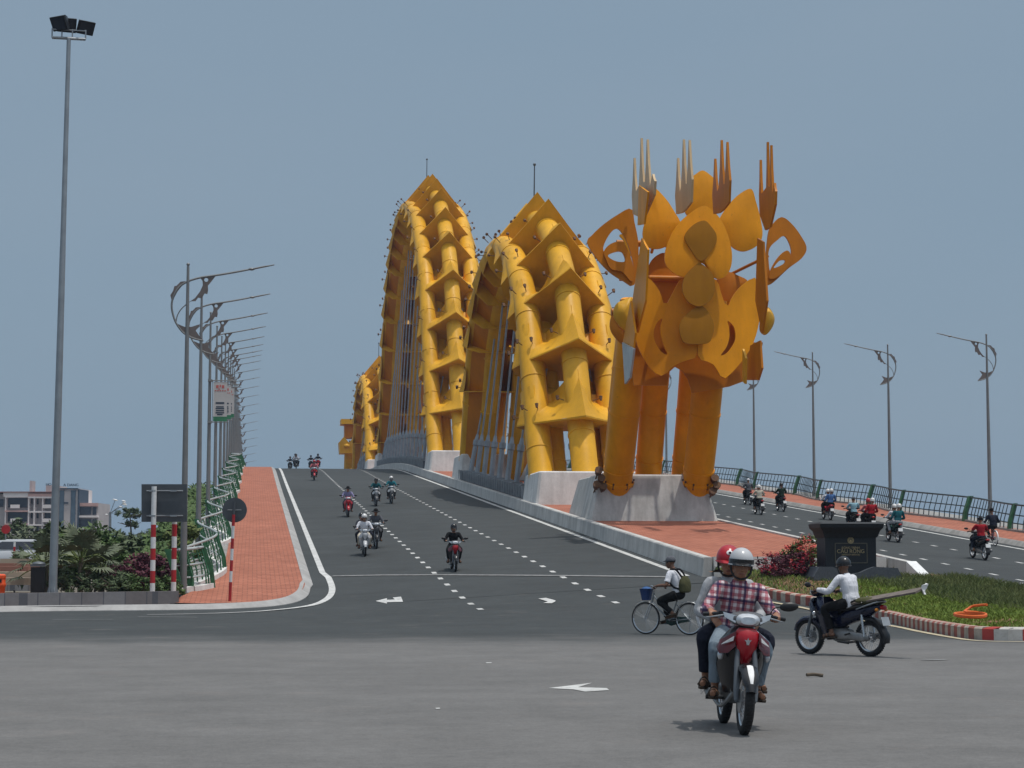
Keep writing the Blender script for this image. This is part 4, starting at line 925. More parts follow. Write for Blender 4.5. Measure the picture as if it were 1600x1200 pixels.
# ---- bicycle
def bicycle(label, pos, head, P, group='bicycles', basket=True):
    hd = head.normalized(); rz = atan2(-hd.x, hd.y); a = pos+hd*.5; b = pos-hd*.5
    t = thing('bicycle', label, 'bicycle', pos, group, (atan2(h(a.x, a.y)-h(b.x, b.y), 1.0), 0, rz))
    L = lambda mb, nm, m, par=t: mb.build(nm, M(m), par, world=False)
    for y, nm in ((.52, 'front_wheel'), (-.49, 'rear_wheel')):
        w = L(wheel_tyre((0, y, .33), .312, .018, 48, 8), nm, 'rubber'); L(rim_mb((0, y, .33), .298, .012, 32, .0018, .02), 'rim', 'chrome', w)
    mb = MB(); BB = V((0, -.05, .28)); H1 = V((0, .33, .80)); H0 = V((0, .37, .66)); ST = V((0, -.20, .68)); RA = V((0, -.49, .33))
    mb.tube([BB, H0], .017, 8); mb.tube(cr([H1, (0, .1, .52), (0, -.10, .42)], 4), .014, 8); mb.tube([BB, ST], .015, 8)
    for s in (-.05, .05): mb.tube([BB+V((s*.6, 0, 0)), RA+V((s, 0, 0))], .009, 6); mb.tube([ST-V((0, -.02, .05)), RA+V((s, 0, 0))], .008, 6)
    mb.tube([H1+V((0, -.01, .06)), H0], .02, 8); L(mb, 'frame', P)
    mb = MB()
    for s in (-.05, .05): mb.tube(cr([H0+V((s*.6, .0, 0)), (s, .41, .58), (s, .52, .33)], 4), .011, 6)
    L(mb, 'fork', 'chrome')
    mb = MB(); mb.tube([H1, (0, .31, .96)], .012, 8); mb.tube(cr([(-.27, .16, .97), (-.24, .26, 1.0), (-.1, .33, .99), (0, .33, .97), (.1, .33, .99), (.24, .26, 1.0), (.27, .16, .97)], 4), .011, 8); L(mb, 'handlebar', 'chrome')
    mb = MB(); mb.loft([elring((0, .05, .74), .02, .012), elring((0, -.08, .745), .04, .02), elring((0, -.22, .75), .10, .03), elring((0, -.30, .755), .09, .03), elring((0, -.33, .76), .04, .012)]); mb.tube([ST, (0, -.22, .74)], .012, 8); L(mb, 'saddle', 'black')
    for y, a0, a1 in ((.52, 40, 150), (-.49, 20, 190)):
        mb = MB(); R = []
        for i in range(17):
            q = radians(a0+(a1-a0)*i/16); d = V((0, cos(q), sin(q))); c = V((0, y, .33)); R.append([c+d*r+V((x, 0, 0)) for x, r in ((-.026, .342), (0, .352), (.026, .342), (0, .348))])
        mb.loft(R); L(mb, 'mudguard', 'white')
    mb = MB(); mb.tube([(.03, -.05, .28), (.03, -.05, .28001)], .09, 20); mb.loft([elring((.035, .06, .28), .012, .05), elring((.035, -.05, .28), .015, .10), elring((.035, -.3, .305), .012, .06), elring((.035, -.48, .33), .012, .055)]); L(mb, 'chain_guard', 'p_green')
    mb = MB(); mb.tube([(.06, -.05, .28), (.08, .10, .22)], .009, 6); mb.tube([(-.06, -.05, .28), (-.08, -.20, .34)], .009, 6); mb.box((.12, .10, .22), (.09, .09, .022)); mb.box((-.12, -.20, .34), (.09, .09, .022)); L(mb, 'pedals', 'steel_d')
    mb = MB(); 
    for x in (-.05, .05): mb.tube([(x, -.24, .66), (x, -.62, .68)], .006, 6); mb.tube([(x, -.58, .68), (x, -.49, .33)], .005, 6)
    for y in (-.3, -.42, -.54, -.62): mb.tube([(-.05, y, .67), (.05, y, .67)], .005, 6)
    L(mb, 'rack', 'chrome')
    mb = MB(); mb.tube([(.04, -.49, .33), (.09, -.44, .015)], .008, 6); L(mb, 'kickstand', 'steel')
    return t
# ================================================================== PEOPLE
def remeshed(prims, voxel, smooth=4, name='body', sculpt=None):
    """prims: list of MB closed pieces -> one continuous voxel-fused surface"""
    mb = MB()
    for p in prims: mb.add(p.v, p.f)
    me = mb.mesh(name, None); o = bpy.data.objects.new(name, me); COL.objects.link(o)
    r = o.modifiers.new('r', 'REMESH'); r.mode = 'VOXEL'; r.voxel_size = voxel; r.use_smooth_shade = True
    s = o.modifiers.new('s', 'SMOOTH'); s.iterations = smooth; s.factor = .5
    dg = bpy.context.evaluated_depsgraph_get(); dg.update()
    out = bpy.data.meshes.new_from_object(o.evaluated_get(dg)); bpy.data.objects.remove(o); bpy.data.meshes.remove(me)
    out.name = name; out.shade_smooth(); return out
def caps(a, b, ra, rb, n=14, flat_end=False, sx=1.0):
    a, b = V(a), V(b); d = (b-a); L = d.length; d = d/L; pts = []; rs = []
    for k in (90, 60, 30): q = radians(k); pts.append(a-d*ra*sin(q)*.999); rs.append(max(.001, ra*cos(q)))
    pts.append(a); rs.append(ra); pts.append(a.lerp(b, .5)); rs.append((ra+rb)/2*1.0); pts.append(b); rs.append(rb)
    if not flat_end:
        for k in (30, 60, 90): q = radians(k); pts.append(b+d*rb*sin(q)*.999); rs.append(max(.001, rb*cos(q)))
    mb = MB(); mb.tube(pts, rs, n, flat=sx); return mb
def limb(pts, rs, n=14, k=4):
    q = cr([V(p) for p in pts], k); R = cr([V((r, 0, 0)) for r in rs], k); mb = MB(); mb.tube(q, [max(.003, x.x) for x in R], n); return mb
def ik(a, b, l1, l2, pole):
    a, b, pole = V(a), V(b), V(pole); d = b-a; L = min(d.length, (l1+l2)*.995); u = d.normalized()
    x = (l1*l1-l2*l2+L*L)/(2*L); y = sqrt(max(0, l1*l1-x*x)); w = pole-u*pole.dot(u); return a+u*x+w.normalized()*y
def hand(wr, fdir, pdir, grip, vox_r=.0085, side=1):
    """palm and five bent fingers; fdir: direction from wrist to knuckles, pdir: direction the palm faces; grip: curl 0..1"""
    f = V(fdir).normalized(); p = V(pdir); p = (p-f*p.dot(f)).normalized(); s = f.cross(p)*side; out = []; wr = V(wr)
    pm = MB(); R = []
    for t, w, th in ((-.01, .022, .019), (.02, .030, .017), (.055, .037, .015), (.08, .036, .012)):
        c = wr+f*t; R.append([c+s*(w*cos(2*pi*k/12))+p*(th*sin(2*pi*k/12)) for k in range(12)])
    pm.loft(R); out.append(pm)
    for i, (off, ln) in enumerate(((.028, .072), (.010, .080), (-.009, .075), (-.027, .060))):
        a = wr+f*.078+s*off; pts = [a]; ang = radians(12)
        for j, fr in enumerate((.46, .31, .23)):
            ang += grip*radians((62, 78, 55)[j])+radians(6); d = f*cos(ang)+p*sin(ang); pts.append(pts[-1]+d*ln*fr)
        mb = limb(pts, [.0095, .009, .0085, .007], 8, 3); out.append(mb)
    a = wr+f*.022+s*.030; d1 = (f*.55+s*.72+p*.35).normalized(); b = a+d1*.036; c = b+(f*.75+p*.55+s*(.2-.5*grip)).normalized()*.03; e = c+(f*.6+p*.8-s*.5*grip).normalized()*.022
    out.append(limb([a, b, c, e], [.0125, .011, .0095, .007], 8, 3)); return out
def head_prims(c, fw, up=(0, 0, 1), s=1.0):
    """skull, jaw, nose, ears, brow: about c = head centre (between the ears)"""
    c = V(c); f = V(fw).normalized(); u = V(up); r = f.cross(u).normalized(); u = r.cross(f); 
    Rm = Matrix((r, f, u)).transposed()
    E = lambda x, y, z, a, b, d, nu=18, nv=12: MB().ell(c+(r*x+f*y+u*z)*s, (a*s, b*s, d*s), nu, nv, rot=Rm)
    P = [E(0, -.012, .035, .075, .092, .088), E(0, .022, -.02, .066, .072, .085), E(0, .042, -.072, .044, .045, .04), E(0, .02, -.055, .056, .06, .05),
         E(0, .096, -.015, .013, .016, .030), E(0, .108, -.033, .017, .014, .012), E(.0, .078, .018, .045, .02, .014), E(.0, .083, -.064, .026, .014, .008), E(.0, .081, -.077, .024, .014, .008),
         E(.036, .064, -.03, .022, .02, .022), E(-.036, .064, -.03, .022, .02, .022), E(.078, -.005, -.008, .012, .022, .034), E(-.078, -.005, -.008, .012, .022, .034)]
    return P, (c, r, f, u, Rm)
class Pose:
    pass
def figure(p):
    """p: dict with pelvis, chest, neck, head, look, shoulders half width, hands (2), feet (2), toes; returns dict of meshes in the local frame"""
    vox = p.get('vox', .012); near = p.get('near', False); out = {}
    pel, che, nek, hd = V(p['pelvis']), V(p['chest']), V(p['neck']), V(p['head']); sw = p.get('sw', .175); sk = p.get('scale', 1.0)
    look = V(p.get('look', (0, 1, -.05))).normalized()
    tors = (nek-pel).normalized(); right = V(p.get('right', (1, 0, 0)))
    body = []; shirt = []; trous = []; J = {}
    fwd = tors.cross(right)*-1
    if fwd.y < 0: fwd = -fwd
    # torso lofts
    def torso(grow, top=.0, lo=-.06):
        mb = MB(); R = []
        for t, w, d in ((lo, .135, .105), (.10, .150, .112), (.30, .135, .100), (.52, .150, .108), (.72, .165, .112), (.86, .168, .100), (.95, .125, .082), (1.0+top, .062, .060)):
            c = pel.lerp(che, min(1, t/.55)) if t < .55 else che.lerp(nek, (t-.55)/.45); w = (w+grow)*p.get('bulk', 1); d = d+grow
            R.append([c+right*(w*cos(2*pi*k/20))+fwd*(d*sin(2*pi*k/20)) for k in range(20)])
        mb.loft(R); return mb
    body.append(torso(-.018))
    shirt.append(torso(.008, -.01, p.get('hem', -.14))); 
    hip = .095; 
    mbp = MB(); mbp.ell(pel-tors*.02, (.158, .125, .12), 18, 12); trous.append(mbp)
    hpr, info = head_prims(hd, look, p.get('headup', (0, 0, 1))); body += hpr
    body.append(limb([nek-tors*.04, nek.lerp(hd, .45), hd+V((0, -.02, -.03))], [.062, .054, .052], 14))
    collar = MB(); 
    if near:
        R = []; ax = (hd-nek).normalized()
        for t, w in ((-.03, .085), (.0, .073), (.028, .068), (.03, .062), (.0, .064)): R.append([nek+ax*t+right*(w*cos(2*pi*k/16))+fwd*((w)*sin(2*pi*k/16)+ (0 if sin(2*pi*k/16) < .8 else .0)) for k in range(16)])
        collar.loft(R); shirt.append(collar)
    sl = p.get('sleeve', 'long')
    for i, s in enumerate((-1, 1)):
        sh = nek-tors*.055+right*(s*sw)+fwd*.005; hn = V(p['hands'][i]); pole = V(p.get('epole', (s*.55, -.35, -.8))); pole.x = abs(pole.x)*s
        el = ik(sh, hn, .275, .245, pole); J['el%d' % s] = el
        fd = V(p['hdir'][i]) if 'hdir' in p else (hn-el).normalized(); pd = V(p['pdir'][i]) if 'pdir' in p else V((0, .2, -1))
        body.append(limb([sh, sh.lerp(el, .5), el, el.lerp(hn, .35), hn], [.046, .042, .037, .036, .024], 12))
        if near: body += hand(hn, fd, pd, p.get('grip', .8), side=s)
        else: body.append(MB().ell(hn+fd*.05, (.036, .045, .03), 10, 8))
        dlt = che.lerp(nek, .55)+right*(s*sw*.55)
        if sl == 'long': shirt.append(limb([dlt, sh, sh.lerp(el, .5), el, el.lerp(hn, .45), el.lerp(hn, .93)], [.085, .066, .058, .052, .049, .038], 14))
        elif sl == 'rolled': shirt.append(limb([dlt, sh, sh.lerp(el, .5), el, el.lerp(hn, .3)], [.085, .066, .058, .054, .052], 14))
        else: shirt.append(limb([dlt, sh, sh.lerp(el, .5), sh.lerp(el, .78)], [.085, .066, .063, .064], 14))
        hp = pel+right*(s*hip)-tors*.02; an = V(p['feet'][i]); kpole = V(p.get('kpole', (s*.35, .9, .45))); kpole.x = abs(kpole.x)*s
        kn = ik(hp, an, .41, .385, kpole); J['kn%d' % s] = kn; toe = V(p['toes'][i]) if 'toes' in p else V((s*.15, 1, -.05)); toe = toe.normalized()
        body.append(limb([hp, hp.lerp(kn, .5), kn, kn.lerp(an, .3), an], [.075, .066, .048, .047, .034], 12))
        ft = [an+V((0, 0, -.005)), an+toe*.06+V((0, 0, -.04)), an+toe*.15+V((0, 0, -.055))]; hl = an-toe*.045+V((0, 0, -.048))
        body.append(limb([hl, an+toe*.03+V((0, 0, -.042)), ft[2]], [.028, .036, .026], 10)); body.append(caps(an, an+toe*.03+V((0, 0, -.04)), .034, .034, 10))
        cut = p.get('cuff', .88); trous.append(limb([hp, hp.lerp(kn, .45), kn, kn.lerp(an, .4), kn.lerp(an, cut)], [.098, .088, .068, .060, .060], 16))
        so = MB(); R = []
        sd = toe.cross(V((0, 0, 1))).normalized(); upv = sd.cross(toe)
        for t, w in ((-.075, .022), (-.05, .034), (.02, .036), (.09, .043), (.15, .038), (.185, .015)):
            c = an+toe*t-upv*.078; R.append([c+sd*w, c+sd*w-upv*.02, c-sd*w-upv*.02, c-sd*w])
        so.loft(R)
        if p.get('shoe', 'sandal') == 'sandal':
            so.tube(cr([an+toe*.05+sd*.042-upv*.07, an+toe*.06-upv*.012, an+toe*.05-sd*.042-upv*.07], 4), .012, 8, flat=1.6); so.tube(cr([an+toe*.11+sd*.042-upv*.075, an+toe*.115-upv*.034, an+toe*.11-sd*.042-upv*.075], 4), .012, 8, flat=1.6)
        else: so.loft([[an+toe*t+sd*(w*cos(2*pi*k/10))-upv*(.062-.03*(1+sin(2*pi*k/10))*q) for k in range(10)] for t, w, q in ((-.078, .02, .9), (-.05, .037, 1.1), (.03, .040, 1.0), (.1, .045, .75), (.16, .038, .5), (.188, .012, .3))])
        out.setdefault('shoes', []).append(so.mesh('shoe'))
    out['body'] = remeshed(body, vox*(.55 if near else 1), 3 if near else 2, 'body')
    out['shirt'] = remeshed(shirt, vox*(.8 if near else 1), 5 if near else 2, 'shirt')
    out['trousers'] = remeshed(trous, vox*(.9 if near else 1), 5 if near else 2, 'trousers')
    c, r, f, u, Rm = info
    g = lambda x, y, z: c+r*x+f*y+u*z
    if near:
        out['eyes'] = []; 
        for s in (-1, 1):
            e = MB(); e.ell(g(s*.031, .0865, .002), (.0135, .008, .0052), 12, 8, rot=Rm); out['eyes'].append(e.mesh('eye'))
        b = MB()
        for s in (-1, 1): b.tube([g(s*.014, .099, .018), g(s*.032, .097, .025), g(s*.052, .083, .018)], [.0035, .0045, .0025], 6)
        out['brow'] = b.mesh('eyebrows'); m = MB(); m.tube(cr([g(-.024, .089, -.071), g(-.01, .0975, -.0685), g(0, .0975, -.070), g(.01, .0975, -.0685), g(.024, .089, -.071)], 4), [.0035]+[.0055]*15+[.0035]*1 if False else .005, 6); out['lips'] = m.mesh('lips')
    hm = MB(); hm.ell(g(0, -.018, .040), (.083, .098, .092), 20, 12, rot=Rm, z0=-.35); out['hair'] = hm.mesh('hair')
    hat = p.get('hat'); out['hatparts'] = []
    if hat in ('helmet', 'helmet_visor'):
        a = MB(); a.ell(g(0, -.008, .045), (.112, .130, .122), 28, 16, rot=Rm, z0=-.28, z1=1)
        a.tube([g(.112*cos(q), -.008+.130*sin(q), .011) for q in [2*pi*k/28 for k in range(28)]], .009, 6, closed=True)
        out['hatparts'].append(('helmet', a.mesh('helmet'), 'H'))
        v = MB(); R = []
        for t, y, z in ((0, .0, 0), (1, .042, -.022)):
            R.append([g((.114-.006*t)*sin(radians(a_)), -.008+(.132+y*max(0, cos(radians(a_))))*cos(radians(a_)), .03+z) for a_ in range(-78, 79, 6)])
        Rb = [[q-u*.006 for q in R[1]], [q-u*.006 for q in R[0]]]; v.loft(R+Rb+[R[0]], cap=False, closed=False); out['hatparts'].append(('peak', v.mesh('peak'), 'HV'))
        if hat == 'helmet_visor':
            w = MB(); R = [[g(.1165*sin(radians(a_)), -.008+.1345*cos(radians(a_)), z) for a_ in range(-100, 101, 6)] for z in (.018, .04, .062)]
            w.loft(R, cap=False, closed=False); out['hatparts'].append(('visor_band', w.mesh('visor_band'), 'HV'))
        st = MB()
        for s in (-1, 1): st.tube(cr([g(s*.096, .02, .01), g(s*.088, .03, -.05), g(s*.05, .045, -.105), g(0, .05, -.118)], 4), .006, 6, flat=1.6)
        out['hatparts'].append(('chin_strap', st.mesh('chin_strap'), 'black'))
    elif hat == 'cap':
        a = MB(); a.ell(g(0, -.015, .048), (.093, .108, .098), 22, 12, rot=Rm, z0=-.1); v = MB()
        v.loft([[g(.085*sin(radians(a_)), .03+.065*cos(radians(a_))+ext*cos(radians(a_)), .058+z) for a_ in range(-80, 81, 10)] for ext, z in ((0, .01), (.075, -.012), (.075, -.018), (0, .0))], cap=False, closed=False)
        out['hatparts'] += [('cap', a.mesh('cap'), 'H'), ('peak', v.mesh('peak'), 'H')]
    elif hat == 'brim':
        a = MB(); a.ell(g(0, -.01, .055), (.098, .112, .10), 22, 12, rot=Rm, z0=-.05); a.lathe([(.09, .05), (.155, .035), (.19, .015), (.19, .008), (.155, .025), (.09, .04)], 24, M=Matrix.Translation(c) @ Rm.to_4x4()); out['hatparts'].append(('hat', a.mesh('hat'), 'H'))
    if p.get('mask'):
        a = MB(); a.ell(g(0, .035, -.05), (.064, .075, .05), 16, 10, rot=Rm); out['mask'] = a.mesh('face_mask')
    return out
FIG = {}
def person(label, root, fig, skin='skin', shirt='c_white', trousers='c_navy', shoe='c_brown', H='p_white', HV='p_grey', hair=True, group='people riding by', extra=()):
    t = thing('person', label, 'person', root.location, group, root.rotation_euler); m = FIG[fig]
    put('body', m['body'], M(skin), t); put('shirt', m['shirt'], M(shirt), t); put('trousers', m['trousers'], M(trousers), t)
    for s in m['shoes']: put('shoe', s, M(shoe), t)
    if hair: put('hair', m['hair'], M('hair'), t)
    for e in m.get('eyes', []): put('eye', e, M('eye'), t)
    if 'brow' in m: put('eyebrows', m['brow'], M('hair'), t); put('lips', m['lips'], M('lip'), t)
    hp = None
    for nm, me, k in m['hatparts']:
        o = put(nm, me, M({'H': H, 'HV': HV}.get(k, k)), hp or t)
        if hp is None: hp = o
    if 'mask' in m: put('face_mask', m['mask'], M('c_pale'), t)
    return t
GH = [(-.285, .245, 1.035), (.285, .245, 1.035)]
def poses():
    wl = [(-.295, .225, 1.045), (.295, .225, 1.045)]
    drv = dict(pelvis=(0, -.20, .865), chest=(0, -.155, 1.10), neck=(0, -.13, 1.31), head=(0, -.085, 1.455), hands=wl, hdir=[(.12, .92, -.22), (-.12, .92, -.22)], pdir=[(0, -.2, -1), (0, -.2, -1)], feet=[(-.19, .02, .375), (.19, .02, .375)], toes=[(-.25, 1, -.1), (.25, 1, -.1)], kpole=(.28, .9, .5))
    FIG['main'] = figure(dict(drv, near=True, vox=.0095, hat='helmet_visor', look=(.08, 1, -.04), grip=.85, shoe='sandal', hem=-.2, bulk=1.0, head=(.0, -.08, 1.462)))
    pas = dict(pelvis=(0, -.50, .90), chest=(.02, -.47, 1.14), neck=(.05, -.43, 1.34), head=(.075, -.385, 1.485), hands=[(-.20, -.22, .96), (.20, -.22, .96)], hdir=[(.3, .8, -.3), (-.3, .8, -.3)], pdir=[(.4, 0, -1), (-.4, 0, -1)], feet=[(-.24, -.27, .44), (.24, -.27, .44)], toes=[(-.3, 1, -.1), (.3, 1, -.1)], kpole=(.5, .9, .3))
    FIG['main_pass'] = figure(dict(pas, near=True, vox=.0105, hat='helmet', look=(.05, 1, -.1), grip=.3, shoe='sandal'))
    FIG['plank'] = figure(dict(drv, near=True, vox=.012, hat='helmet', look=(.35, 1, -.08), pelvis=(0, -.24, .86), chest=(0, -.20, 1.09), neck=(0, -.13, 1.28), head=(.02, -.07, 1.415), grip=.85, hem=-.25, shoe='sandal', bulk=1.08))
    FIG['cyc'] = figure(dict(pelvis=(0, -.25, .85), chest=(0, -.22, 1.09), neck=(0, -.13, 1.31), head=(0, -.06, 1.465), hands=[(-.255, .12, 1.0), (.255, .12, 1.0)], hdir=[(.1, .95, -.25), (-.1, .95, -.25)], pdir=[(0, -.2, -1), (0, -.2, -1)], feet=[(-.12, -.17, .44), (.12, .09, .31)], toes=[(-.05, 1, -.15), (.05, 1, -.05)], kpole=(.08, .9, .5), near=True, vox=.012, hat='cap', sleeve='short', grip=.85, shoe='shoe', look=(0, 1, -.12)))
    far = dict(drv, vox=.02)
    FIG['f_helm'] = figure(dict(far, hat='helmet')); FIG['f_brim'] = figure(dict(far, hat='brim')); FIG['f_mask'] = figure(dict(far, hat='helmet', mask=True)); FIG['f_cap'] = figure(dict(far, hat='cap', sleeve='short'))
    FIG['f_pass'] = figure(dict(pas, vox=.02, hat='helmet', chest=(.04, -.47, 1.14), neck=(.07, -.43, 1.34), head=(.10, -.385, 1.485))); FIG['f_passb'] = figure(dict(pas, vox=.02, hat='brim'))
    FIG['f_cyc'] = figure(dict(pelvis=(0, -.25, .85), chest=(0, -.22, 1.09), neck=(0, -.13, 1.31), head=(0, -.06, 1.465), hands=[(-.255, .12, 1.0), (.255, .12, 1.0)], feet=[(-.12, -.17, .44), (.12, .09, .31)], kpole=(.08, .9, .5), vox=.02, hat='cap', look=(0, 1, -.12)))
poses()
def traffic():
    # main rider with passenger, coming towards the camera
    fwp = G(1162, 1148); hd = cdir(.035, -1).normalized(); pos = fwp-hd*.62; pos.z = 0
    b = motorbike('red and black motorbike in the foreground carrying two men towards the camera', pos, hd, 'p_black', 'p_red', 'p_black', 'white', True, skip={('mirror', 1)}, pitch=0, roll=radians(-4))
    person('man in red checked shirt and silver helmet riding the foreground motorbike', b, 'main', shirt='plaid', trousers='c_jeansl', H='p_silver', HV='p_black', shoe='c_brown')
    ps = person('passenger in red helmet and pale raincoat seated behind the checked shirt rider', b, 'main_pass', shirt='c_palegrey', trousers='c_navy', H='p_red', HV='p_red', shoe='c_brown')
    hm = [c for c in ps.children if c.name.startswith('helmet')][0]
    # white round emblem on the helmet
    hd0 = V((.075, -.385, 1.485)); f = V((.05, 1, -.1)).normalized(); u = V((0, 0, 1)); r = f.cross(u).normalized(); u = r.cross(f); mb = MB()
    def sph(a, e): return hd0+r*(.1145*sin(a)*cos(e))+f*(-.008+.1325*cos(a)*cos(e))+u*(.045+.1245*sin(e))
    ring = [sph(.02+.30*cos(2*pi*k/20), .50+.2*sin(2*pi*k/20)) for k in range(20)]; cc = sph(.02, .5)*1.0+f*.012
    mb.add([cc]+ring, [(0, 1+k, 1+(k+1) % 20) for k in range(20)]); mb.build('helmet_emblem', M('white'), hm, world=False)
    mb = MB(); mb.ell(cc+f*.004, (.014, .006, .012), 10, 6); mb.build('emblem_centre', M('p_black'), hm, world=False)
    # thin raincoat of the passenger blown out at his side
    mb = MB(); R = []
    for j in range(9):
        t = j/8; R.append([V((.20+.13*sin(pi*t*.8)*(1-.3*k/6)+.02*sin(7*t+k), -.42-.30*k/6+.04*sin(5*t+k*1.3), 1.28-.42*t)) for k in range(7)])
    mb.loft(R, cap=False, closed=False); mb.build('raincoat', M('rainc'), ps, world=False)
    # rider with plank
    pf = G(1263.5, 1021.5); pr = G(1363, 1026); hd = (pf-pr); hd.z = 0; hd.normalize(); pos = (pf+pr)/2-hd*.01; pos.z = 0
    b = motorbike('dark navy motorbike crossing to the left with a plank on its seat', pos, hd, 'p_navy', 'p_navy', 'p_navy', 'p_navy', True, pitch=0, silver_cowl=False)
    person('man in white shirt and dark helmet riding the navy motorbike with plank', b, 'plank', skin='skin_d', shirt='c_white', trousers='c_black', H='p_black', HV='p_black')
    t = thing('plank', 'long grey-brown wooden plank sticking out behind the navy motorbike', 'plank', b.location, None, b.rotation_euler)
    mb = MB(); mb.box((.02, -.92, .955), (.30, 1.30, .028), rot=Matrix.Rotation(radians(-9), 3, 'X') @ Matrix.Rotation(radians(-16), 3, 'Y')); mb.build('board', M('plank'), t, world=False)
    mb = MB(); mb.loft([[V((.06+dx+.02*sin(9*z), -1.60+.03*sin(30*z+40*dx)-dy, .99+z*(1+dx*2))) for dx, dy in ((-.04-.1*z, 0), (0, .035), (.03+.1*z, -.01), (0, -.02))] for z in (0, .05, .09, .13, .16)]); mb.build('rag', M('white'), t, world=False)
    t = thing('luggage', 'dark bundle strapped on the navy motorbike seat under the plank', 'bundle', b.location, None, b.rotation_euler)
    mb = MB(); mb.ell((0, -.53, .87), (.15, .19, .07), 14, 8); mb.ell((.05, -.70, .87), (.12, .13, .05), 12, 8); mb.build('sack', M('c_olive'), t, world=False); mb = MB(); mb.tube([(-.16, -.55, .84), (0, -.55, .945), (.16, -.55, .84)], .012, 6); mb.build('strap', M('black'), t, world=False)
    # cyclist
    pf = G(1005.6, 990.8); pr = G(1083.4, 992.6); hd = (pf-pr); hd.z = 0; hd.normalize(); pos = (pf+pr)/2; pos.z = 0
    b = bicycle('old silver bicycle with white mudguards crossing the junction to the left', pos, hd, 'steel')
    person('man in white shirt, dark trousers and cap riding the silver bicycle', b, 'cyc', skin='skin_d', shirt='c_white', trousers='c_black', H='c_grey', shoe='c_brown')
    t = thing('basket', 'blue plastic basket on the front of the silver bicycle', 'basket', b.location, None, b.rotation_euler)
    mb = MB(); mb.loft([elring((0, .50, z), w, d, axis='z', p=4) for z, w, d in ((.70, .10, .075), (.80, .12, .09), (.93, .145, .12), (.935, .15, .125), (.93, .135, .11), (.74, .09, .065))]); mb.build('bucket', M('p_blue'), t, world=False); mb = MB(); mb.ell((0, .50, .92), (.12, .10, .06), 12, 8); mb.build('bag', M('c_blue'), t, world=False)
    t = thing('backpack', 'olive backpack hanging low on the back of the cyclist in white', 'backpack', b.location, None, b.rotation_euler)
    mb = MB(); mb.loft([elring((0, -.39, z), w, d, axis='z') for z, w, d in ((.86, .10, .06), (.89, .16, .10), (1.0, .165, .11), (1.12, .14, .085), (1.2, .08, .04))]); mb.build('bag', M('c_olive'), t, world=False)
    for s in (-1, 1):
        mb = MB(); mb.tube(cr([(s*.08, -.36, 1.18), (s*.11, -.235, 1.33), (s*.12, -.10, 1.30), (s*.13, -.09, 1.12), (s*.15, -.2, .98), (s*.13, -.36, .93)], 5), .015, 8, flat=1.4); mb.build('strap', M('c_black'), t, world=False)
    # oncoming riders on the ramp
    dn = V((0, -1, 0)); up = V((0, 1, 0))
    def onc(px, py, lab, plab, fig, P, P2, shirt, trs, H='p_black', S='black', dx=(0, 0), psg=None, head=dn, skin='skin', cowl=True, pos=None, HV='p_black'):
        q = pos if pos is not None else G(px, py, .006); q = q-head*0; b = motorbike(lab, q-head*.5+V((0, 0, 0)), head, P, P2, S, silver_cowl=cowl); b.location.z = h(b.location.x, b.location.y)+.008
        person(plab, b, fig, shirt=shirt, trousers=trs, H=H, HV=HV, skin=skin)
        if psg: person(psg[0], b, psg[1], shirt=psg[2], trousers=psg[3], H=psg[4], HV=psg[4], skin=skin)
        return b
    onc(711, 893, 'dark red motorbike ridden alone down the middle lane nearest the stop line', 'rider in black shirt on the lone dark red motorbike in the middle lane', 'f_helm', 'p_black', 'p_red', 'c_black', 'c_black')
    onc(570, 869, 'pale grey motorbike ridden by a man in white near the left lane line', 'rider in white shirt and cream trousers on the pale grey motorbike', 'f_helm', 'p_silver', 'p_silver', 'c_white', 'c_cream', 'p_white', 'p_silver', psg=('passenger in dark jacket behind the white shirted oncoming rider', 'f_pass', 'c_grey', 'c_navy', 'p_black'))
    onc(588, 857, 'dark motorbike close beside and behind the white shirted oncoming rider', 'rider in dark grey jacket and brimmed hat beside the white shirted rider', 'f_brim', 'p_black', 'p_grey', 'c_grey', 'c_black', 'c_black')
    onc(544, 808, 'crimson scooter coming down the left lane, ridden in lavender', 'rider in lavender jacket and dark wide hat on the crimson scooter', 'f_brim', 'p_red', 'p_red', 'c_lav', 'c_navy', 'c_black', 'p_red', cowl=False)
    onc(588, 791, 'silver motorbike just left of the teal jacketed rider', 'rider in dark green top and dark helmet on the silver motorbike', 'f_helm', 'p_grey', 'p_silver', 'c_dteal', 'c_black', 'p_black')
    onc(612, 787, 'black and white motorbike under the teal jacketed rider', 'rider in bright teal jacket and white helmet', 'f_mask', 'p_black', 'p_white', 'c_teal', 'c_black', 'p_white')
    onc(491, 751, 'small red motorbike just below the crest, third from the top', 'rider in pale pink shirt just below the crest', 'f_helm', 'p_red', 'p_red', 'c_pink', 'c_black', 'p_red')
    def crest(px, y, fig, lab, plab, P, sh, psg=None):
        D = y/.985; q = W(px, 720, D); q.z = h(q.x, y); q = V((q.x, q.y, h(q.x, q.y)+.006)); onc(0, 0, lab, plab, fig, P, P, sh, 'c_black', psg=psg, pos=q)
    crest(463, 200, 'f_helm', 'dark motorbike on the crest with two riders, leftmost group', 'rider in pale shirt on the crest at the left', 'p_black', 'c_pale', ('dark passenger behind the pale shirted rider on the crest', 'f_pass', 'c_navy', 'c_black', 'p_black'))
    crest(453.5, 214, 'f_helm', 'tiny dark motorbike at the far left of the crest', 'rider in dark clothes at the far left of the crest', 'p_black', 'c_navy')
    crest(486, 207, 'f_helm', 'dark motorbike on the crest left of the red one', 'rider in dark jacket on the crest, centre', 'p_black', 'c_navy'); crest(497, 198, 'f_helm', 'red motorbike on the crest, rightmost of the group', 'rider in dark blue on the red motorbike at the crest', 'p_red', 'c_navy')
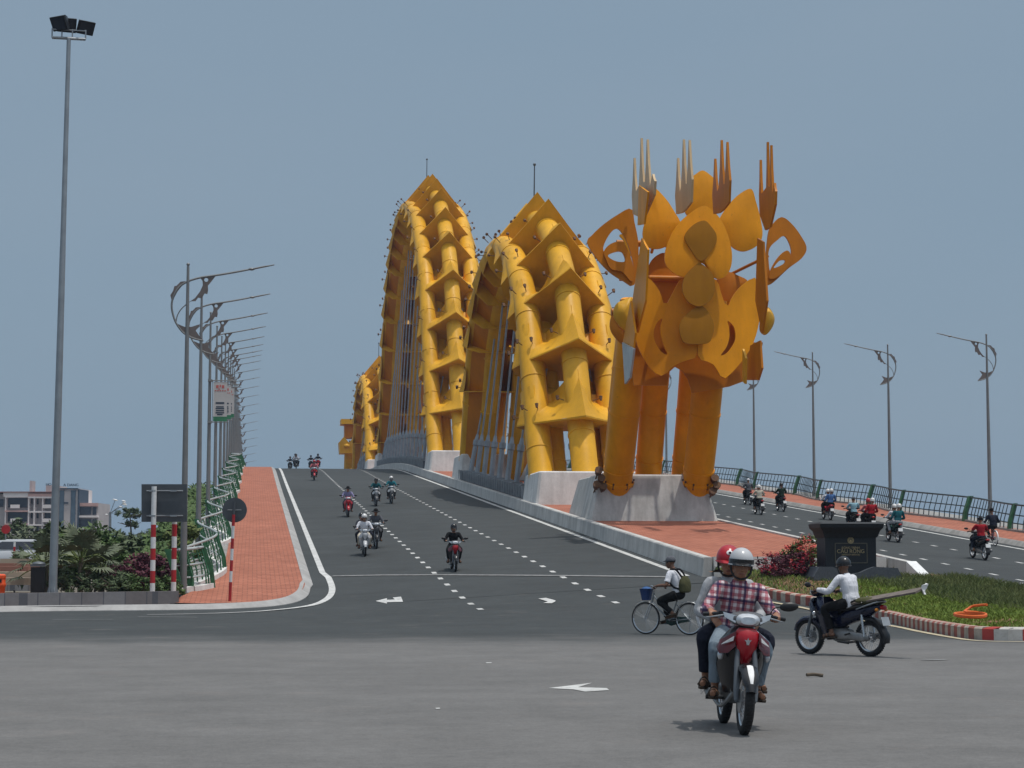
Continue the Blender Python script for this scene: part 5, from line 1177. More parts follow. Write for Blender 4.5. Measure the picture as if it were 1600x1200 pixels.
    # outgoing riders on the right carriageway
    def out(px, py, *a, **k): return onc(px, py, *a, head=up, **k)
    out(1522, 872, 'black motorbike with white plate under the man in dark red shirt', 'man in dark red shirt riding away on the right carriageway', 'f_cap', 'p_black', 'p_black', 'c_red', 'c_navy', H='c_black')
    out(1390, 845, 'dark green motorbike with white plate passing behind the monument', 'passenger-side rider in white shirt leaning left beside the teal shirt', 'f_helm', 'p_green', 'p_green', 'c_white', 'c_black', H='p_white', psg=('passenger in dark teal shirt and white cap behind the monument', 'f_pass', 'c_dteal', 'c_palegrey', 'p_white'))
    out(1350, 832, 'motorbike mostly hidden behind the monument under two people in red', 'rider in pink shirt and red helmet seen above the monument', 'f_helm', 'p_black', 'p_red', 'c_pink', 'c_black', H='p_red', psg=('passenger in red with dark backpack seen above the monument', 'f_pass', 'c_red', 'c_black', 'p_white'))
    out(1327, 828, 'motorbike hidden behind the monument under a pale blue rider', 'rider in pale blue shirt seen above the monument', 'f_cap', 'p_black', 'p_black', 'c_lblue', 'c_black', H='c_grey')
    out(1288, 811, 'dark red motorbike with a rider in dark blue and a white hooded companion', 'rider in white with pale hat on the dark red motorbike', 'f_helm', 'p_bred', 'p_red', 'c_white', 'c_black', H='p_white', psg=('passenger in dark blue with white sleeves on the dark red motorbike', 'f_pass', 'c_blue', 'c_black', 'p_white'))
    out(1216, 798, 'small dark motorbike nearest the right kerb, ridden in black', 'rider in black jacket near the right kerb', 'f_helm', 'p_black', 'p_red', 'c_dgreen', 'c_black')
    out(1181, 803, 'black motorbike with white plate under the cream shirted man', 'rider in cream shirt and white helmet riding away', 'f_helm', 'p_black', 'p_black', 'c_cream', 'c_black', H='p_white')
    out(1165, 788, 'dark motorbike farthest up the right carriageway', 'rider in white cap and dark jacket farthest up the right carriageway', 'f_cap', 'p_black', 'p_black', 'c_grey', 'c_black', H='c_white')
    q = G(1548, 852, .006); b = bicycle('dark bicycle at the far right beside the kerb', q-up*.0, up, 'p_bred'); person('cyclist in dark jacket at the far right beside the kerb', b, 'f_cyc', shirt='c_navy', trousers='c_black', H='c_black', skin='skin_d')
traffic()
# ================================================================== STREET LAMPS, RAILINGS, SIGNS
def lampC(cx, cy, H): return ((cx-265)/333.0, H-(cy-150)/333.0)
def lamp_meshes(H, s):
    out = []
    P3 = lambda pts: [V((s*lampC(x, y, H)[0], 0, lampC(x, y, H)[1])) for x, y in pts]
    mb = MB(); mb.tube([(0, 0, -.3), (0, 0, .02), (0, 0, .9), (0, 0, H*.6), (0, 0, H-.12)], [.115, .115, .105, .075, .042], 12); mb.ell((0, 0, H-.06), .055, 10, 8); mb.tube([(0, 0, -.02), (0, 0, .05)], [.2, .2], 12); out.append(('pole', mb.mesh('pole'), 'pole'))
    arc = cr(P3([(1150, 155), (1040, 180), (915, 205), (740, 242), (550, 278), (400, 303), (270, 345), (180, 405), (128, 490), (106, 565), (108, 650), (142, 762), (190, 840), (245, 895), (330, 938), (432, 962)]), 4)
    mb = MB(); mb.tube(arc, [.018+.014*min(1, i/12) if i < 45 else .03 for i in range(len(arc))], 8); mb.tube(cr(P3([(270, 572), (205, 632), (165, 700), (150, 770)]), 4), .018, 8); out.append(('arm', mb.mesh('arm'), 'pole'))
    off = V((0, .03, 0)); pl = []
    def plate(pts, k=3):
        mb.prism([p-off*.5 for p in P3(pts)], off)
    mb = MB(); plate([(250, 345), (190, 352), (150, 395), (128, 400), (115, 450), (88, 495), (100, 540), (110, 575), (128, 520), (160, 455), (205, 395)]); out.append(('crescent_plate', mb.mesh('crescent_plate', 20), 'ornament'))
    mb = MB()
    hc = (452, 328); hole = [(hc[0]+21*cos(q), hc[1]+21*sin(q)) for q in [pi*1.5-2*pi*k/14 for k in range(15)]]
    plate([(390, 306), (452, 297)]+hole+[(452.5, 297), (552, 280), (500, 350), (470, 388), (474, 430), (466, 476), (438, 470), (408, 522), (372, 515), (345, 552), (305, 553), (268, 572), (340, 520), (390, 452), (418, 385), (414, 340)]); out.append(('wing_plate', mb.mesh('wing_plate', 20), 'ornament'))
    mb = MB(); plate([(158, 788), (240, 822), (310, 820), (398, 790), (352, 858), (385, 905), (432, 955), (335, 930), (248, 890), (192, 842)]); out.append(('tail_plate', mb.mesh('tail_plate', 20), 'ornament'))
    mb = MB(); c = P3([(915, 206)])[0]; mb.ell(c, (.10, .07, .045), 12, 8); a, b = P3([(930, 203), (1140, 158)]); mb.loft([[a+V((0, y, z)) for y, z in ((-.06, 0), (0, .03), (.06, 0), (0, -.03))], [a.lerp(b, .5)+V((0, y, z)) for y, z in ((-.09, 0), (0, .035), (.09, 0), (0, -.025))], [b+V((0, y, z)) for y, z in ((-.03, 0), (0, .015), (.03, 0), (0, -.01))]]); out.append(('lamp_head', mb.mesh('lamp_head'), 'pole'))
    return out
def lamps():
    LM = lamp_meshes(10.25, 1); RM = lamp_meshes(9.75, -1)
    def lamp(me, pos, label, grp):
        t = thing('street_lamp', label, 'street lamp', pos, grp)
        for n, m, k in me: put(n, m, M(k), t)
        return t
    gL, gR = 'curled lamp posts along the left railing', 'curled lamp posts along the right railing'
    y0 = 59.9
    for i in range(24):
        y = y0+15.5*i; x = -2.1; lab = {0: 'tall curled street lamp nearest the camera on the left railing', 1: 'second curled street lamp of the left row, just behind the nearest', 2: 'curled street lamp carrying the nearest white banner'}.get(i, 'curled street lamp receding along the left railing towards the crest')
        lamp(LM, (x, y, h(x, y)+.1), lab, gL)
    A = WX(1547, 785, 37.3); 
    for i in range(13):
        y = A.y+15.5*i; lab = {0: 'rightmost curled street lamp of the right row', 1: 'second curled street lamp from the right edge', 2: 'third curled street lamp from the right edge', 3: 'curled street lamp partly covered by the dragon tail petals'}.get(i, 'curled street lamp on the right mostly hidden behind the dragon')
        lamp(RM, (37.3, y, h(37.3, y)+.1), lab, gR)
    # banners
    for i, lab in ((2, 'nearest white banner with red print and green foot on a lamp post'), (3, 'second white banner partly hidden behind the nearest one'), (4, 'third white banner partly hidden behind the others')):
        y = y0+15.5*i; z = h(-2.1, y)+.1; b = V((-2.1, y, z+5.0)); t = thing('banner', lab, 'banner', b, 'banners on the left lamp posts')
        mb = MB(); mb.tube([b+V((0, -.12, 1.98)), b+V((1.25, -.12, 1.98))], .025, 6); mb.tube([b+V((0, -.12, .02)), b+V((.9, -.12, .02))], .025, 6); mb.tube([b+V((.14, -.12, 0)), b+V((.14, -.12, 2))], .015, 6)
        for q in (.02, 1.98): mb.box(b+V((.02, -.02, q)), (.2, .3, .1))
        mb.build('bracket', M('pole'), t)
        def pan(x0, x1, z0, z1, yy, nm, mt):
            mb = MB(); mb.box(b+V(((x0+x1)/2, -.12+yy, (z0+z1)/2)), (x1-x0, .012, z1-z0)); mb.build(nm, M(mt), t)
        pan(.18, .82, .06, 1.92, 0, 'cloth', 'bannerw')
        mb = MB()
        for x0, x1, z0, z1 in ((.30, .42, 1.62, 1.76), (.46, .52, 1.66, 1.78), (.56, .68, 1.62, 1.76), (.40, .50, 1.56, 1.60)): mb.box(b+V(((x0+x1)/2, -.131, (z0+z1)/2)), (x1-x0, .006, z1-z0))
        for k in range(5): mb.box(b+V((.28+.11*k, -.131, 1.5)), (.075, .006, .05))
        mb.build('red_print', M('bannerr'), t)
        mb = MB(); mb.box(b+V((.49, -.131, .92)), (.40, .006, .08))
        for zz, w in ((.74, .36), (.66, .4), (.56, .38), (.46, .4), (.38, .26)): mb.box(b+V((.49, -.131, zz)), (w, .006, .055))
        mb.build('dark_print', M('signblue'), t); pan(.18, .82, .06, .28, -.011, 'green_foot', 'bannerg')
def railing(label, nodes, side, bars_m, top_m, bay_split):
    """wavy balustrade; nodes alternate outer / inner in plan"""
    pts = cr([V((x, y, 0)) for x, y in nodes], 10)
    t = thing('bridge_railing', label, 'railing', (pts[0].x, pts[0].y, h(pts[0].x, pts[0].y)), 'wavy railings of the bridge')
    def at(p, z, lean=0.0): return V((p.x+side*lean, p.y, h(p.x, p.y)+.15+z))
    def pathn(z, lean): return [at(p, z, lean) for p in pts]
    for z, r, ln, nm in ((1.28, .042, .22, 'top_rail'), (.80, .028, .14, 'middle_rail'), (.42, .028, .06, 'lower_rail')):
        mb = MB(); mb.tube(pathn(z, ln), r, 8); mb.build(nm, M(top_m), t)
    for z, ln in ((1.12, .20), (.96, .17), (.62, .1)) if side < 0 else ():
        mb = MB(); mb.tube(pathn(z, ln), .010, 5); mb.build('wire', M(bars_m), t)
    mb = MB(); R = []
    for p in pts:
        z = h(p.x, p.y); R.append([V((p.x-side*.16, p.y, z)), V((p.x-side*.14, p.y, z+.30)), V((p.x+side*.12, p.y, z+.30)), V((p.x+side*.16, p.y, z))])
    mb.loft(R); mb.build('base_kerb', M('conc_w' if side < 0 else 'conc'), t)
    # balusters, one part per bay, and green posts at the nodes
    k = 10; nb = 0
    for i in range(len(nodes)-1):
        if nodes[i][1] > bay_split: break
        seg = pts[i*k:(i+1)*k+1]; L = sum((seg[j+1]-seg[j]).length for j in range(k)); n = max(2, int(L/(.75 if side < 0 else .55))); mb = MB()
        for j in range(n):
            f = (j+.5)/n*k; a = int(f); p = seg[a].lerp(seg[min(k, a+1)], f-a); q = at(p, .0, -.04); e = at(p, 1.28, .22); m = at(p, .5, .0); mb.tube([q, m, e], [.03, .026, .02], 5)
        mb.tube([at(p, .03, -.04) for p in seg], .016, 5)
        mb.build('balusters', M(bars_m), t, sharp=None)
    for i, (x, y) in enumerate(nodes):
        if y > bay_split or i % 1: continue
        p = V((x, y, 0)); w = .07 if i % 2 else .10; mb = MB(); mb.loft([[at(p, z, ln)+V((dx, dy, 0)) for dx, dy in ((-w, -w*1.6), (w, -w*1.6), (w, w*1.6), (-w, w*1.6))] for z, ln, in ((0, -.08), (.5, -.02), (.9, .12), (1.34, .27))]); mb.build('post', M('green'), t)
    return t
def railings():
    s = G(275, 927, .15); nodes = [(s.x, s.y), (-1.3, s.y+1.9), (-1.95, 60.6)]
    y = 67.6; k = 0
    while y < 285: nodes.append((-1.02 if k % 2 == 0 else -1.9, y)); y += 7.75; k += 1
    railing('green and pale grey wavy railing along the left sidewalk', nodes, -1, 'green', 'rail', 225)
    A = WX(1547, 785, 37.3); y = A.y-15.5*3; nodes = []; k = 0
    while y < 300: nodes.append((36.0 if k % 2 == 0 else 35.2, y)); y += 7.75; k += 1
    railing('green-posted wavy railing along the right sidewalk, backlight painted in as dark teal', nodes, 1, 'rail_backlit', 'rail_backlit', 225)
def striped_post(parent, base, top, r, bands, name='post'):
    """bands: list of (fraction, material) from the top down"""
    d = top-base; L = d.length; a = 1.0
    for f, m in bands:
        mb = MB(); mb.tube([base+d*(a-f), base+d*a], r, 12); mb.build(name if m == 'white' else 'red_band', M(m), parent); a -= f
def signs():
    b1, b2 = G(238, 929, .3), G(271, 927, .3); D1 = (b1.x*SA+b1.y*CA)
    t1, t2 = W(238, 760, D1), W(271, 760, (b2.x*SA+b2.y*CA)); t1.x, t1.y = b1.x, b1.y; t2.x, t2.y = b2.x, b2.y
    t = thing('road_sign', 'back of a grey rectangular road sign on two red and white striped posts', 'road sign', b1)
    bands = [(.355, 'white'), (.115, 'red'), (.105, 'white'), (.107, 'red'), (.10, 'white'), (.113, 'red'), (.105, 'white')]
    for b, tp in ((b1, t1), (b2, t2)): striped_post(t, b, tp, .075, bands)
    c = [W(x, y, D1+.15) for x, y in ((221, 756.5), (292, 756.5), (292, 815.5), (221, 815.5))]; fw = cdir(0, 1); mb = MB(); mb.prism(c, fw*.03); mb.build('board', M('signback'), t, sharp=20)
    mb = MB()
    for y in (767, 806): a, b = W(229, y, D1+.1), W(286, y, D1+.1); mb.tube([a, b], .02, 6); [mb.box(W(px, y, D1-.02), (.19, .12, .05)) for px in (238, 271)]
    mb.build('clamp_bar', M('steel'), t)
    b = G(359, 939, .16); D = b.x*SA+b.y*CA; tp = W(366, 784, D-.06); t = thing('round_sign', 'back of a round grey road sign on a slim red and white post', 'road sign', b)
    striped_post(t, b, tp, .045, [(.13, 'signback'), (.115, 'red'), (.125, 'white'), (.105, 'red'), (.115, 'white'), (.11, 'red'), (.11, 'white'), (.19, 'red')])
    c = W(366.5, 797, D+.06); mb = MB(); r = 19.3*D/3000; fx = cdir(1, 0); mb.prism([c+fx*(r*cos(2*pi*k/40))+V((0, 0, r*sin(2*pi*k/40))) for k in range(40)], fw*.02); mb.build('disc', M('signback'), t, sharp=30)
    mb = MB(); mb.tube([c-fw*.03-fx*.2, c-fw*.03+fx*.2], .012, 6); mb.build('clamp_bar', M('steel'), t)
    # floodlight mast
    b = G(82, 943, .14); D = b.x*SA+b.y*CA; tp = W(107.5, 60, D); t = thing('floodlight_mast', 'very tall grey mast with three dark floodlights at the left', 'floodlight mast', b); d = tp-b
    mb = MB(); mb.tube([b+d*f for f in (0, .02, .3, .62, .63, 1)], [.125, .12, .105, .085, .08, .06], 14); mb.tube([b, b+V((0, 0, .05))], .26, 14)
    for k in range(6):
        q = 2*pi*k/6; u = V((cos(q), sin(q), 0)); mb.prism([b+u*.11, b+u*.25, b+u*.11+V((0, 0, .5))], u.cross(V((0, 0, 1)))*.015)
    mb.build('pole', M('steel'), t)
    fx2 = (fx*.97+fw*.2).normalized(); mb = MB(); mb.tube([tp-fx2*.48-V((0, 0, .0)), tp+fx2*.48], .045, 8); mb.tube([tp-fx2*.48+V((0, 0, .25)), tp+fx2*.48+V((0, 0, .25))], .02, 6)
    for k in (-.48, -.2, .1, .48): mb.tube([tp+fx2*k, tp+fx2*k+V((0, 0, .28))], .02, 6)
    mb.build('crossarm', M('steel'), t)
    for px, py, yaw, sc in ((96, 35, -.5, 1.0), (104, 38, .35, 1.0), (132, 42, .7, .95)):
        c = W(px, py, D-.1 if px < 100 else D+.25); Rm = Matrix.Rotation(-AL+yaw, 3, 'Z') @ Matrix.Rotation(radians(28), 3, 'X'); mb = MB()
        q = lambda x, y, z: c+Rm @ (V((x, y, z))*sc)
        mb.loft([[q(a*.27, -.14, e*.21) for a, e in ((-1, -1), (1, -1), (1, 1), (-1, 1))], [q(a*.27, -.06, e*.21) for a, e in ((-1, -1), (1, -1), (1, 1), (-1, 1))], [q(a*.15, .16, e*.12) for a, e in ((-1, -1), (1, -1), (1, 1), (-1, 1))]]); f = mb.build('floodlight', M('black'), t, sharp=20)
        mb = MB(); mb.prism([q(a*.235, -.148, e*.175) for a, e in ((-1, -1), (1, -1), (1, 1), (-1, 1))], Rm @ V((0, .004, 0))); mb.build('lens', M('window'), f, sharp=20)
# ================================================================== VEGETATION
def rnd(a, b): return random.uniform(a, b)
def leafquads(mb, c, R, n, size, clumps=14, flat=.6, asp=.55, shell=.35):
    cs = []
    for _ in range(clumps):
        while True:
            p = V((rnd(-1, 1), rnd(-1, 1), rnd(-1, 1)))
            if shell < p.length <= 1: break
        cs.append((V((p.x*R[0], p.y*R[1], p.z*R[2]))+c, rnd(.22, .42)))
    vs = []; fs = []
    rm = (R[0]+R[1]+R[2])/3
    for i in range(n):
        cc, cr_ = random.choice(cs); d = V((random.gauss(0, 1), random.gauss(0, 1), random.gauss(0, .8))); d.normalize(); p = cc+d*(rm*cr_*rnd(.25, 1)**.6)
        a = V((random.gauss(0, 1), random.gauss(0, 1), random.gauss(0, flat))).normalized(); b = a.cross(d+V((rnd(-.6, .6), rnd(-.6, .6), rnd(0, .8)))).normalized(); s = size*rnd(.6, 1.3); k = len(vs)
        vs += [p-a*s, p+b*s*asp*.6, p+a*s, p-b*s*asp*.6]; fs.append((k, k+1, k+2, k+3))
    mb.add(vs, fs)
def tree(label, base, H, R, leaf='leaf', n=1500, size=.25, name='tree', group=None, clumps=14, trunk=.12, lean=0.0, cat='tree', low=.35):
    base = V(base); t = thing(name, label, cat, base, group); c = base+V((lean, 0, H-R[2]*.95)); mb = MB()
    top = base+V((lean*.8, 0, H-R[2]*.9)); mb.tube(cr([base-V((0, 0, .2)), base.lerp(top, .5)+V((rnd(-.1, .1), rnd(-.1, .1), 0)), top], 4), [trunk*(1-.06*i) for i in range(9)], 8)
    for k in range(6):
        q = rnd(0, 6.28); s = base.lerp(top, rnd(.45, .95)); e = c+V((cos(q)*R[0]*.75, sin(q)*R[1]*.75, rnd(-.4, .6)*R[2])); mb.tube(cr([s, s.lerp(e, .5)+V((0, 0, .15*R[2])), e], 3), [trunk*.45, trunk*.4, trunk*.35, trunk*.3, trunk*.25, trunk*.2, trunk*.12], 6)
    mb.build('trunk', M('bark'), t); mb = MB(); leafquads(mb, c, R, n, size, clumps); mb.build('crown', M(leaf), t, sharp=None); return t
def fan_palm(label, base, H, n, sc, group=None):
    base = V(base); t = thing('fan_palm', label, 'palm', base, group); mb = MB(); mb.tube([base-V((0, 0, .2)), base+V((0, 0, H*.45)), base+V((.03, 0, H*.55))], [.09, .075, .06], 9); mb.build('trunk', M('bark'), t)
    st = MB(); bl = MB()
    for i in range(n):
        q = 2.4*i+rnd(-.3, .3); el = rnd(-.35, 1.35); d = V((cos(q)*cos(el), sin(q)*cos(el), sin(el))); s = base+V((0, 0, H*rnd(.3, .55))); e = s+d*H*rnd(.35, .5); st.tube(cr([s, s.lerp(e, .6)+V((0, 0, .08*H)), e], 3), .012*sc+.004, 5)
        sd = d.cross(V((0, 0, 1))).normalized(); up = sd.cross(d); 
        for k in range(17):
            a = (k/16*2-1)*1.75; u = (d*cos(a)+sd*sin(a)); l = sc*rnd(.42, .6)*(1-.18*abs(a)); w = .028*sc; tip = e+u*l-V((0, 0, .16*l*rnd(.5, 1.5))); mid = e+u*l*.55+up*.02; sv = u.cross(up).normalized()*w
            bl.add([e, mid+sv, tip, mid-sv], [(0, 1, 2, 3)])
    st.build('stalks', M('leaf_y'), t); bl.build('fronds', M('leaf_g'), t, sharp=None); return t
def bush(label, base, R, leaf, n, size, group=None, flowers=None, nf=0, name='shrub', clumps=16):
    base = V(base); t = thing(name, label, 'shrub', base, group); mb = MB(); c = base+V((0, 0, R[2]*.8))
    for k in range(9):
        q = rnd(0, 6.28); e = c+V((cos(q)*R[0]*.7, sin(q)*R[1]*.7, rnd(-.1, .7)*R[2])); mb.tube(cr([base+V((cos(q)*.06, sin(q)*.06, -.05)), base.lerp(e, .5)+V((0, 0, .05)), e], 3), .012, 5)
    mb.build('stems', M('bark'), t); mb = MB(); leafquads(mb, c, R, n, size, clumps, shell=.2); mb.build('leaves', M(leaf), t, sharp=None)
    if flowers: mb = MB(); leafquads(mb, c+V((0, 0, R[2]*.35)), (R[0]*.95, R[1]*.95, R[2]*.85), nf, size*.8, 12, shell=.55); mb.build('blossom', M(flowers), t, sharp=None)
    return t
def island():
    front = [G(x, y) for x, y in [(1128, 912), (1160, 921), (1209, 936), (1270, 947.5), (1330, 959.5), (1385, 971.5), (1435, 984), (1490, 994.5), (1531, 999.5), (1600, 1001), (1700, 1001), (1850, 1000)]]
    front = cr(front, 8)
    # striped kerb
    t = thing('island_kerb', 'long kerb of red and white painted blocks round the grass island', 'kerb', (front[0].x, front[0].y, front[0].z)); s = 0; pts = [front[0]]
    MT['kerb_red'] = mat('faded_red_kerb_paint', (.30, .085, .065), .85, 0, .25, 5, dirt=(.3, .22, .18)); MT['kerb_pale'] = mat('faded_white_kerb_paint', (.43, .36, .30), .85, 0, .25, 5, dirt=(.26, .2, .16)); MT['kerb_red2'] = mat('fresh_red_kerb_paint', (.45, .06, .05), .7, 0, .15, 4); MT['kerb_white2'] = mat('fresh_white_kerb_paint', (.55, .52, .48), .7, 0, .12, 4, dirt=(.35, .3, .25))
    # equal-length resampling
    L = [0]
    for i in range(1, len(front)): L.append(L[-1]+(front[i]-front[i-1]).length)
    def at(d):
        i = 0
        while i < len(L)-2 and L[i+1] < d: i += 1
        f = (d-L[i])/(L[i+1]-L[i]); return front[i].lerp(front[i+1], min(1, f))
    step = .27; n = int(L[-1]/step); sets = {}
    xs = G(1525, 999).y
    for i in range(n):
        a, b = at(i*step), at((i+1)*step-.004)
        tt = (b-a); tt.z = 0; tt.normalize(); q = V((-tt.y, tt.x, 0)); bright = a.y < xs; red = (i // 2) % 2 if bright else i % 2
        k = ('kerb_red2' if red else 'kerb_white2') if bright else ('kerb_red' if red else 'kerb_pale'); mb = sets.setdefault(k, MB()); sk = tt*(.1 if bright else 0)
        mb.loft([[p+V((0, 0, -.05)), p+V((0, 0, .21)), p+q*.03+sk+V((0, 0, .245)), p+q*.2+sk+V((0, 0, .25)), p+q*.2+V((0, 0, -.05))] for p in (a, b)])
    for k, mb in sets.items(): mb.build('painted_blocks', M(k), t, sharp=25)
    # surface: lofted between the kerb and the far edge
    inner = []; m = 60
    for j in range(m+1):
        d = L[-1]*j/m; a = at(d); b = at(min(L[-1], d+.2)) if d < L[-1] else a; tt = (b-a) if d < L[-1] else tt; tt.z = 0; tt = tt.normalized(); inner.append(a+V((-tt.y, tt.x, 0))*.19)
    far = cr([V((14.1, 58.9, 0)), V((17, 59.0, 0)), V((20.0, 58.9, 0))]+[G(x, y) for x, y in [(1474, 909), (1530, 918), (1600, 931), (1700, 944), (1850, 958)]], 8); FL = [0]
    for i in range(1, len(far)): FL.append(FL[-1]+(V((far[i].x, far[i].y, 0))-V((far[i-1].x, far[i-1].y, 0))).length)
    def fat(d):
        i = 0
        while i < len(FL)-2 and FL[i+1] < d: i += 1
        return far[i].lerp(far[i+1], min(1, (d-FL[i])/(FL[i+1]-FL[i])))
    rows = 16; vs = []; fs = []
    def surf(u, v):
        d = u*m; i = min(m-1, int(d)); a = inner[i].lerp(inner[i+1], d-i); b = fat(FL[-1]*u); p = a.lerp(V((b.x, b.y, 0)), v); p.z = h(p.x, min(p.y, 60))+.2+.16*sin(pi*min(1, v*1.25))*min(1, v*5); return p
    for j in range(rows+1):
        for i in range(m+1): vs.append(surf(i/m, j/rows))
    for j in range(rows):
        for i in range(m): fs.append((j*(m+1)+i, j*(m+1)+i+1, (j+1)*(m+1)+i+1, (j+1)*(m+1)+i))
    mb = MB(); mb.add(vs, fs); tag(mb.build('island_soil', M('soil')), kind='structure')
    # grass: short bright sward in front, taller dull grass behind; bare soil near the flower bed
    ipx = lambda p: 397+3027*p.x/(p.x*SA+p.y*CA)
    def blades(n, cond, ht, wd, mt, nm, lean):
        mb = MB(); vs = []; fs = []; c = 0
        while c < n:
            u, v = random.random(), random.random(); p = surf(u, v)
            if not cond(p, u, v): continue
            c += 1; hh = ht*rnd(.5, 1.25); q = rnd(0, 6.28); w = wd*rnd(.6, 1.3); dx = V((cos(q)*w, sin(q)*w, 0)); ln = V((random.gauss(0, lean), random.gauss(0, lean), 1)).normalized()*hh; k = len(vs)
            vs += [p-dx, p+dx, p+ln*.6+dx*.6, p+ln+V((ln.x*.6, ln.y*.6, 0))]; fs.append((k, k+1, k+2, k+3))
        mb.add(vs, fs); o = mb.build(nm, M(mt), None, sharp=None); return tag(o, kind='stuff')
    import mathutils
    nz = lambda p: mathutils.noise.noise(p*.45)
    patch = lambda p: mathutils.noise.noise(V((p.x*.5, p.y*.5, 3.1)))
    tag(blades(32000, lambda p, u, v: v < .62 and (ipx(p) > 1310+rnd(-40, 25) or random.random() < .12) and patch(p) > -.35+rnd(-.2, .2), .10, .014, 'grass', 'grass', .35), 'short bright green grass of the traffic island', 'grass')
    tag(blades(15000, lambda p, u, v: v > .34 and p.x > 17.5+rnd(-1.2, 1) and p.y < 58.4 and nz(p) > -.4, .21, .012, 'grass_t', 'tall_grass', .3), 'taller dull green grass behind the monument side', 'grass')
    tag(blades(2200, lambda p, u, v: ipx(p) < 1330 and v < .8, .12, .013, 'grass_t', 'sparse_grass', .4), 'sparse tufts on the bare island soil', 'grass')
    # flower beds left of the monument
    D = 56.5
    for i, (px, py, R, leafm_, n, fl, nf, lab) in enumerate([
        (1215, 903, (.62, .5, .42), 'leaf_p', 900, 'flower2', 260, 'low purple leaved shrub at the left end of the flower bed'),
        (1248, 905, (.60, .5, .42), 'leaf_p', 900, 'flower2', 200, 'low dark purple shrub in front of the red flowers'),
        (1235, 893, (.55, .5, .52), 'leaf_y', 700, 'flower', 320, 'red flowering shrub in the middle of the bed'),
        (1264, 890, (.50, .5, .62), 'leaf_y', 900, 'flower', 160, 'yellow-green shrub with red flowers beside the monument')]):
        p = W(px, py, D+(1.5 if py < 895 else 0)); p.z = h(p.x, min(p.y, 60))+.3; bush(lab, p, R, leafm_, n, .075, 'flower bed shrubs', fl, nf)
    # hose
    c = G(1517, 968, .31); mb = MB(); pts = []
    for k in range(60):
        q = 2*pi*k/26; r = .30+.012*sin(3*q); pts.append(c+cdir(r*cos(q)*1.02, r*sin(q)*1.5)+V((0, 0, .07+.05*k/60+.03*sin(q))))
    pts += [pts[-1]+cdir(.1, .05)+V((0, 0, .06)), pts[-1]+cdir(.22, .05)+V((0, 0, .12)), c+cdir(.36, .1)+V((0, 0, .30))]; mb.tube(cr(pts, 2), .026, 8); tag(mb.build('coiled_hose', M('hose')), 'coil of thick orange hose lying on the island grass', 'hose')
    mb = MB(); p = G(1272, 1058); mb.tube(cr([p+V((-.10, 0, .03)), p+V((0, .02, .035)), p+V((.12, -.01, .02))], 3), .022, 6); tag(mb.build('fallen_stick', M('bark')), 'small dark stick lying on the road near the plank rider', 'stick')
    p = G(1177, 900, .05); mb = MB(); mb.box(p+V((0, 0, .25)), (.2, .2, .5), tap=.8); tag(mb.build('marker_stone', M('conc_w')), 'short pale marker stone at the end of the flower bed', 'stone')
def text_mesh(body, size, ext=.003):
    cu = bpy.data.curves.new('t', 'FONT'); cu.body = body; cu.size = size; cu.extrude = ext; cu.align_x = 'CENTER'; cu.align_y = 'CENTER'; o = bpy.data.objects.new('t', cu); COL.objects.link(o)
    dg = bpy.context.evaluated_depsgraph_get(); dg.update(); me = bpy.data.meshes.new_from_object(o.evaluated_get(dg)); bpy.data.objects.remove(o); bpy.data.curves.remove(cu); return me
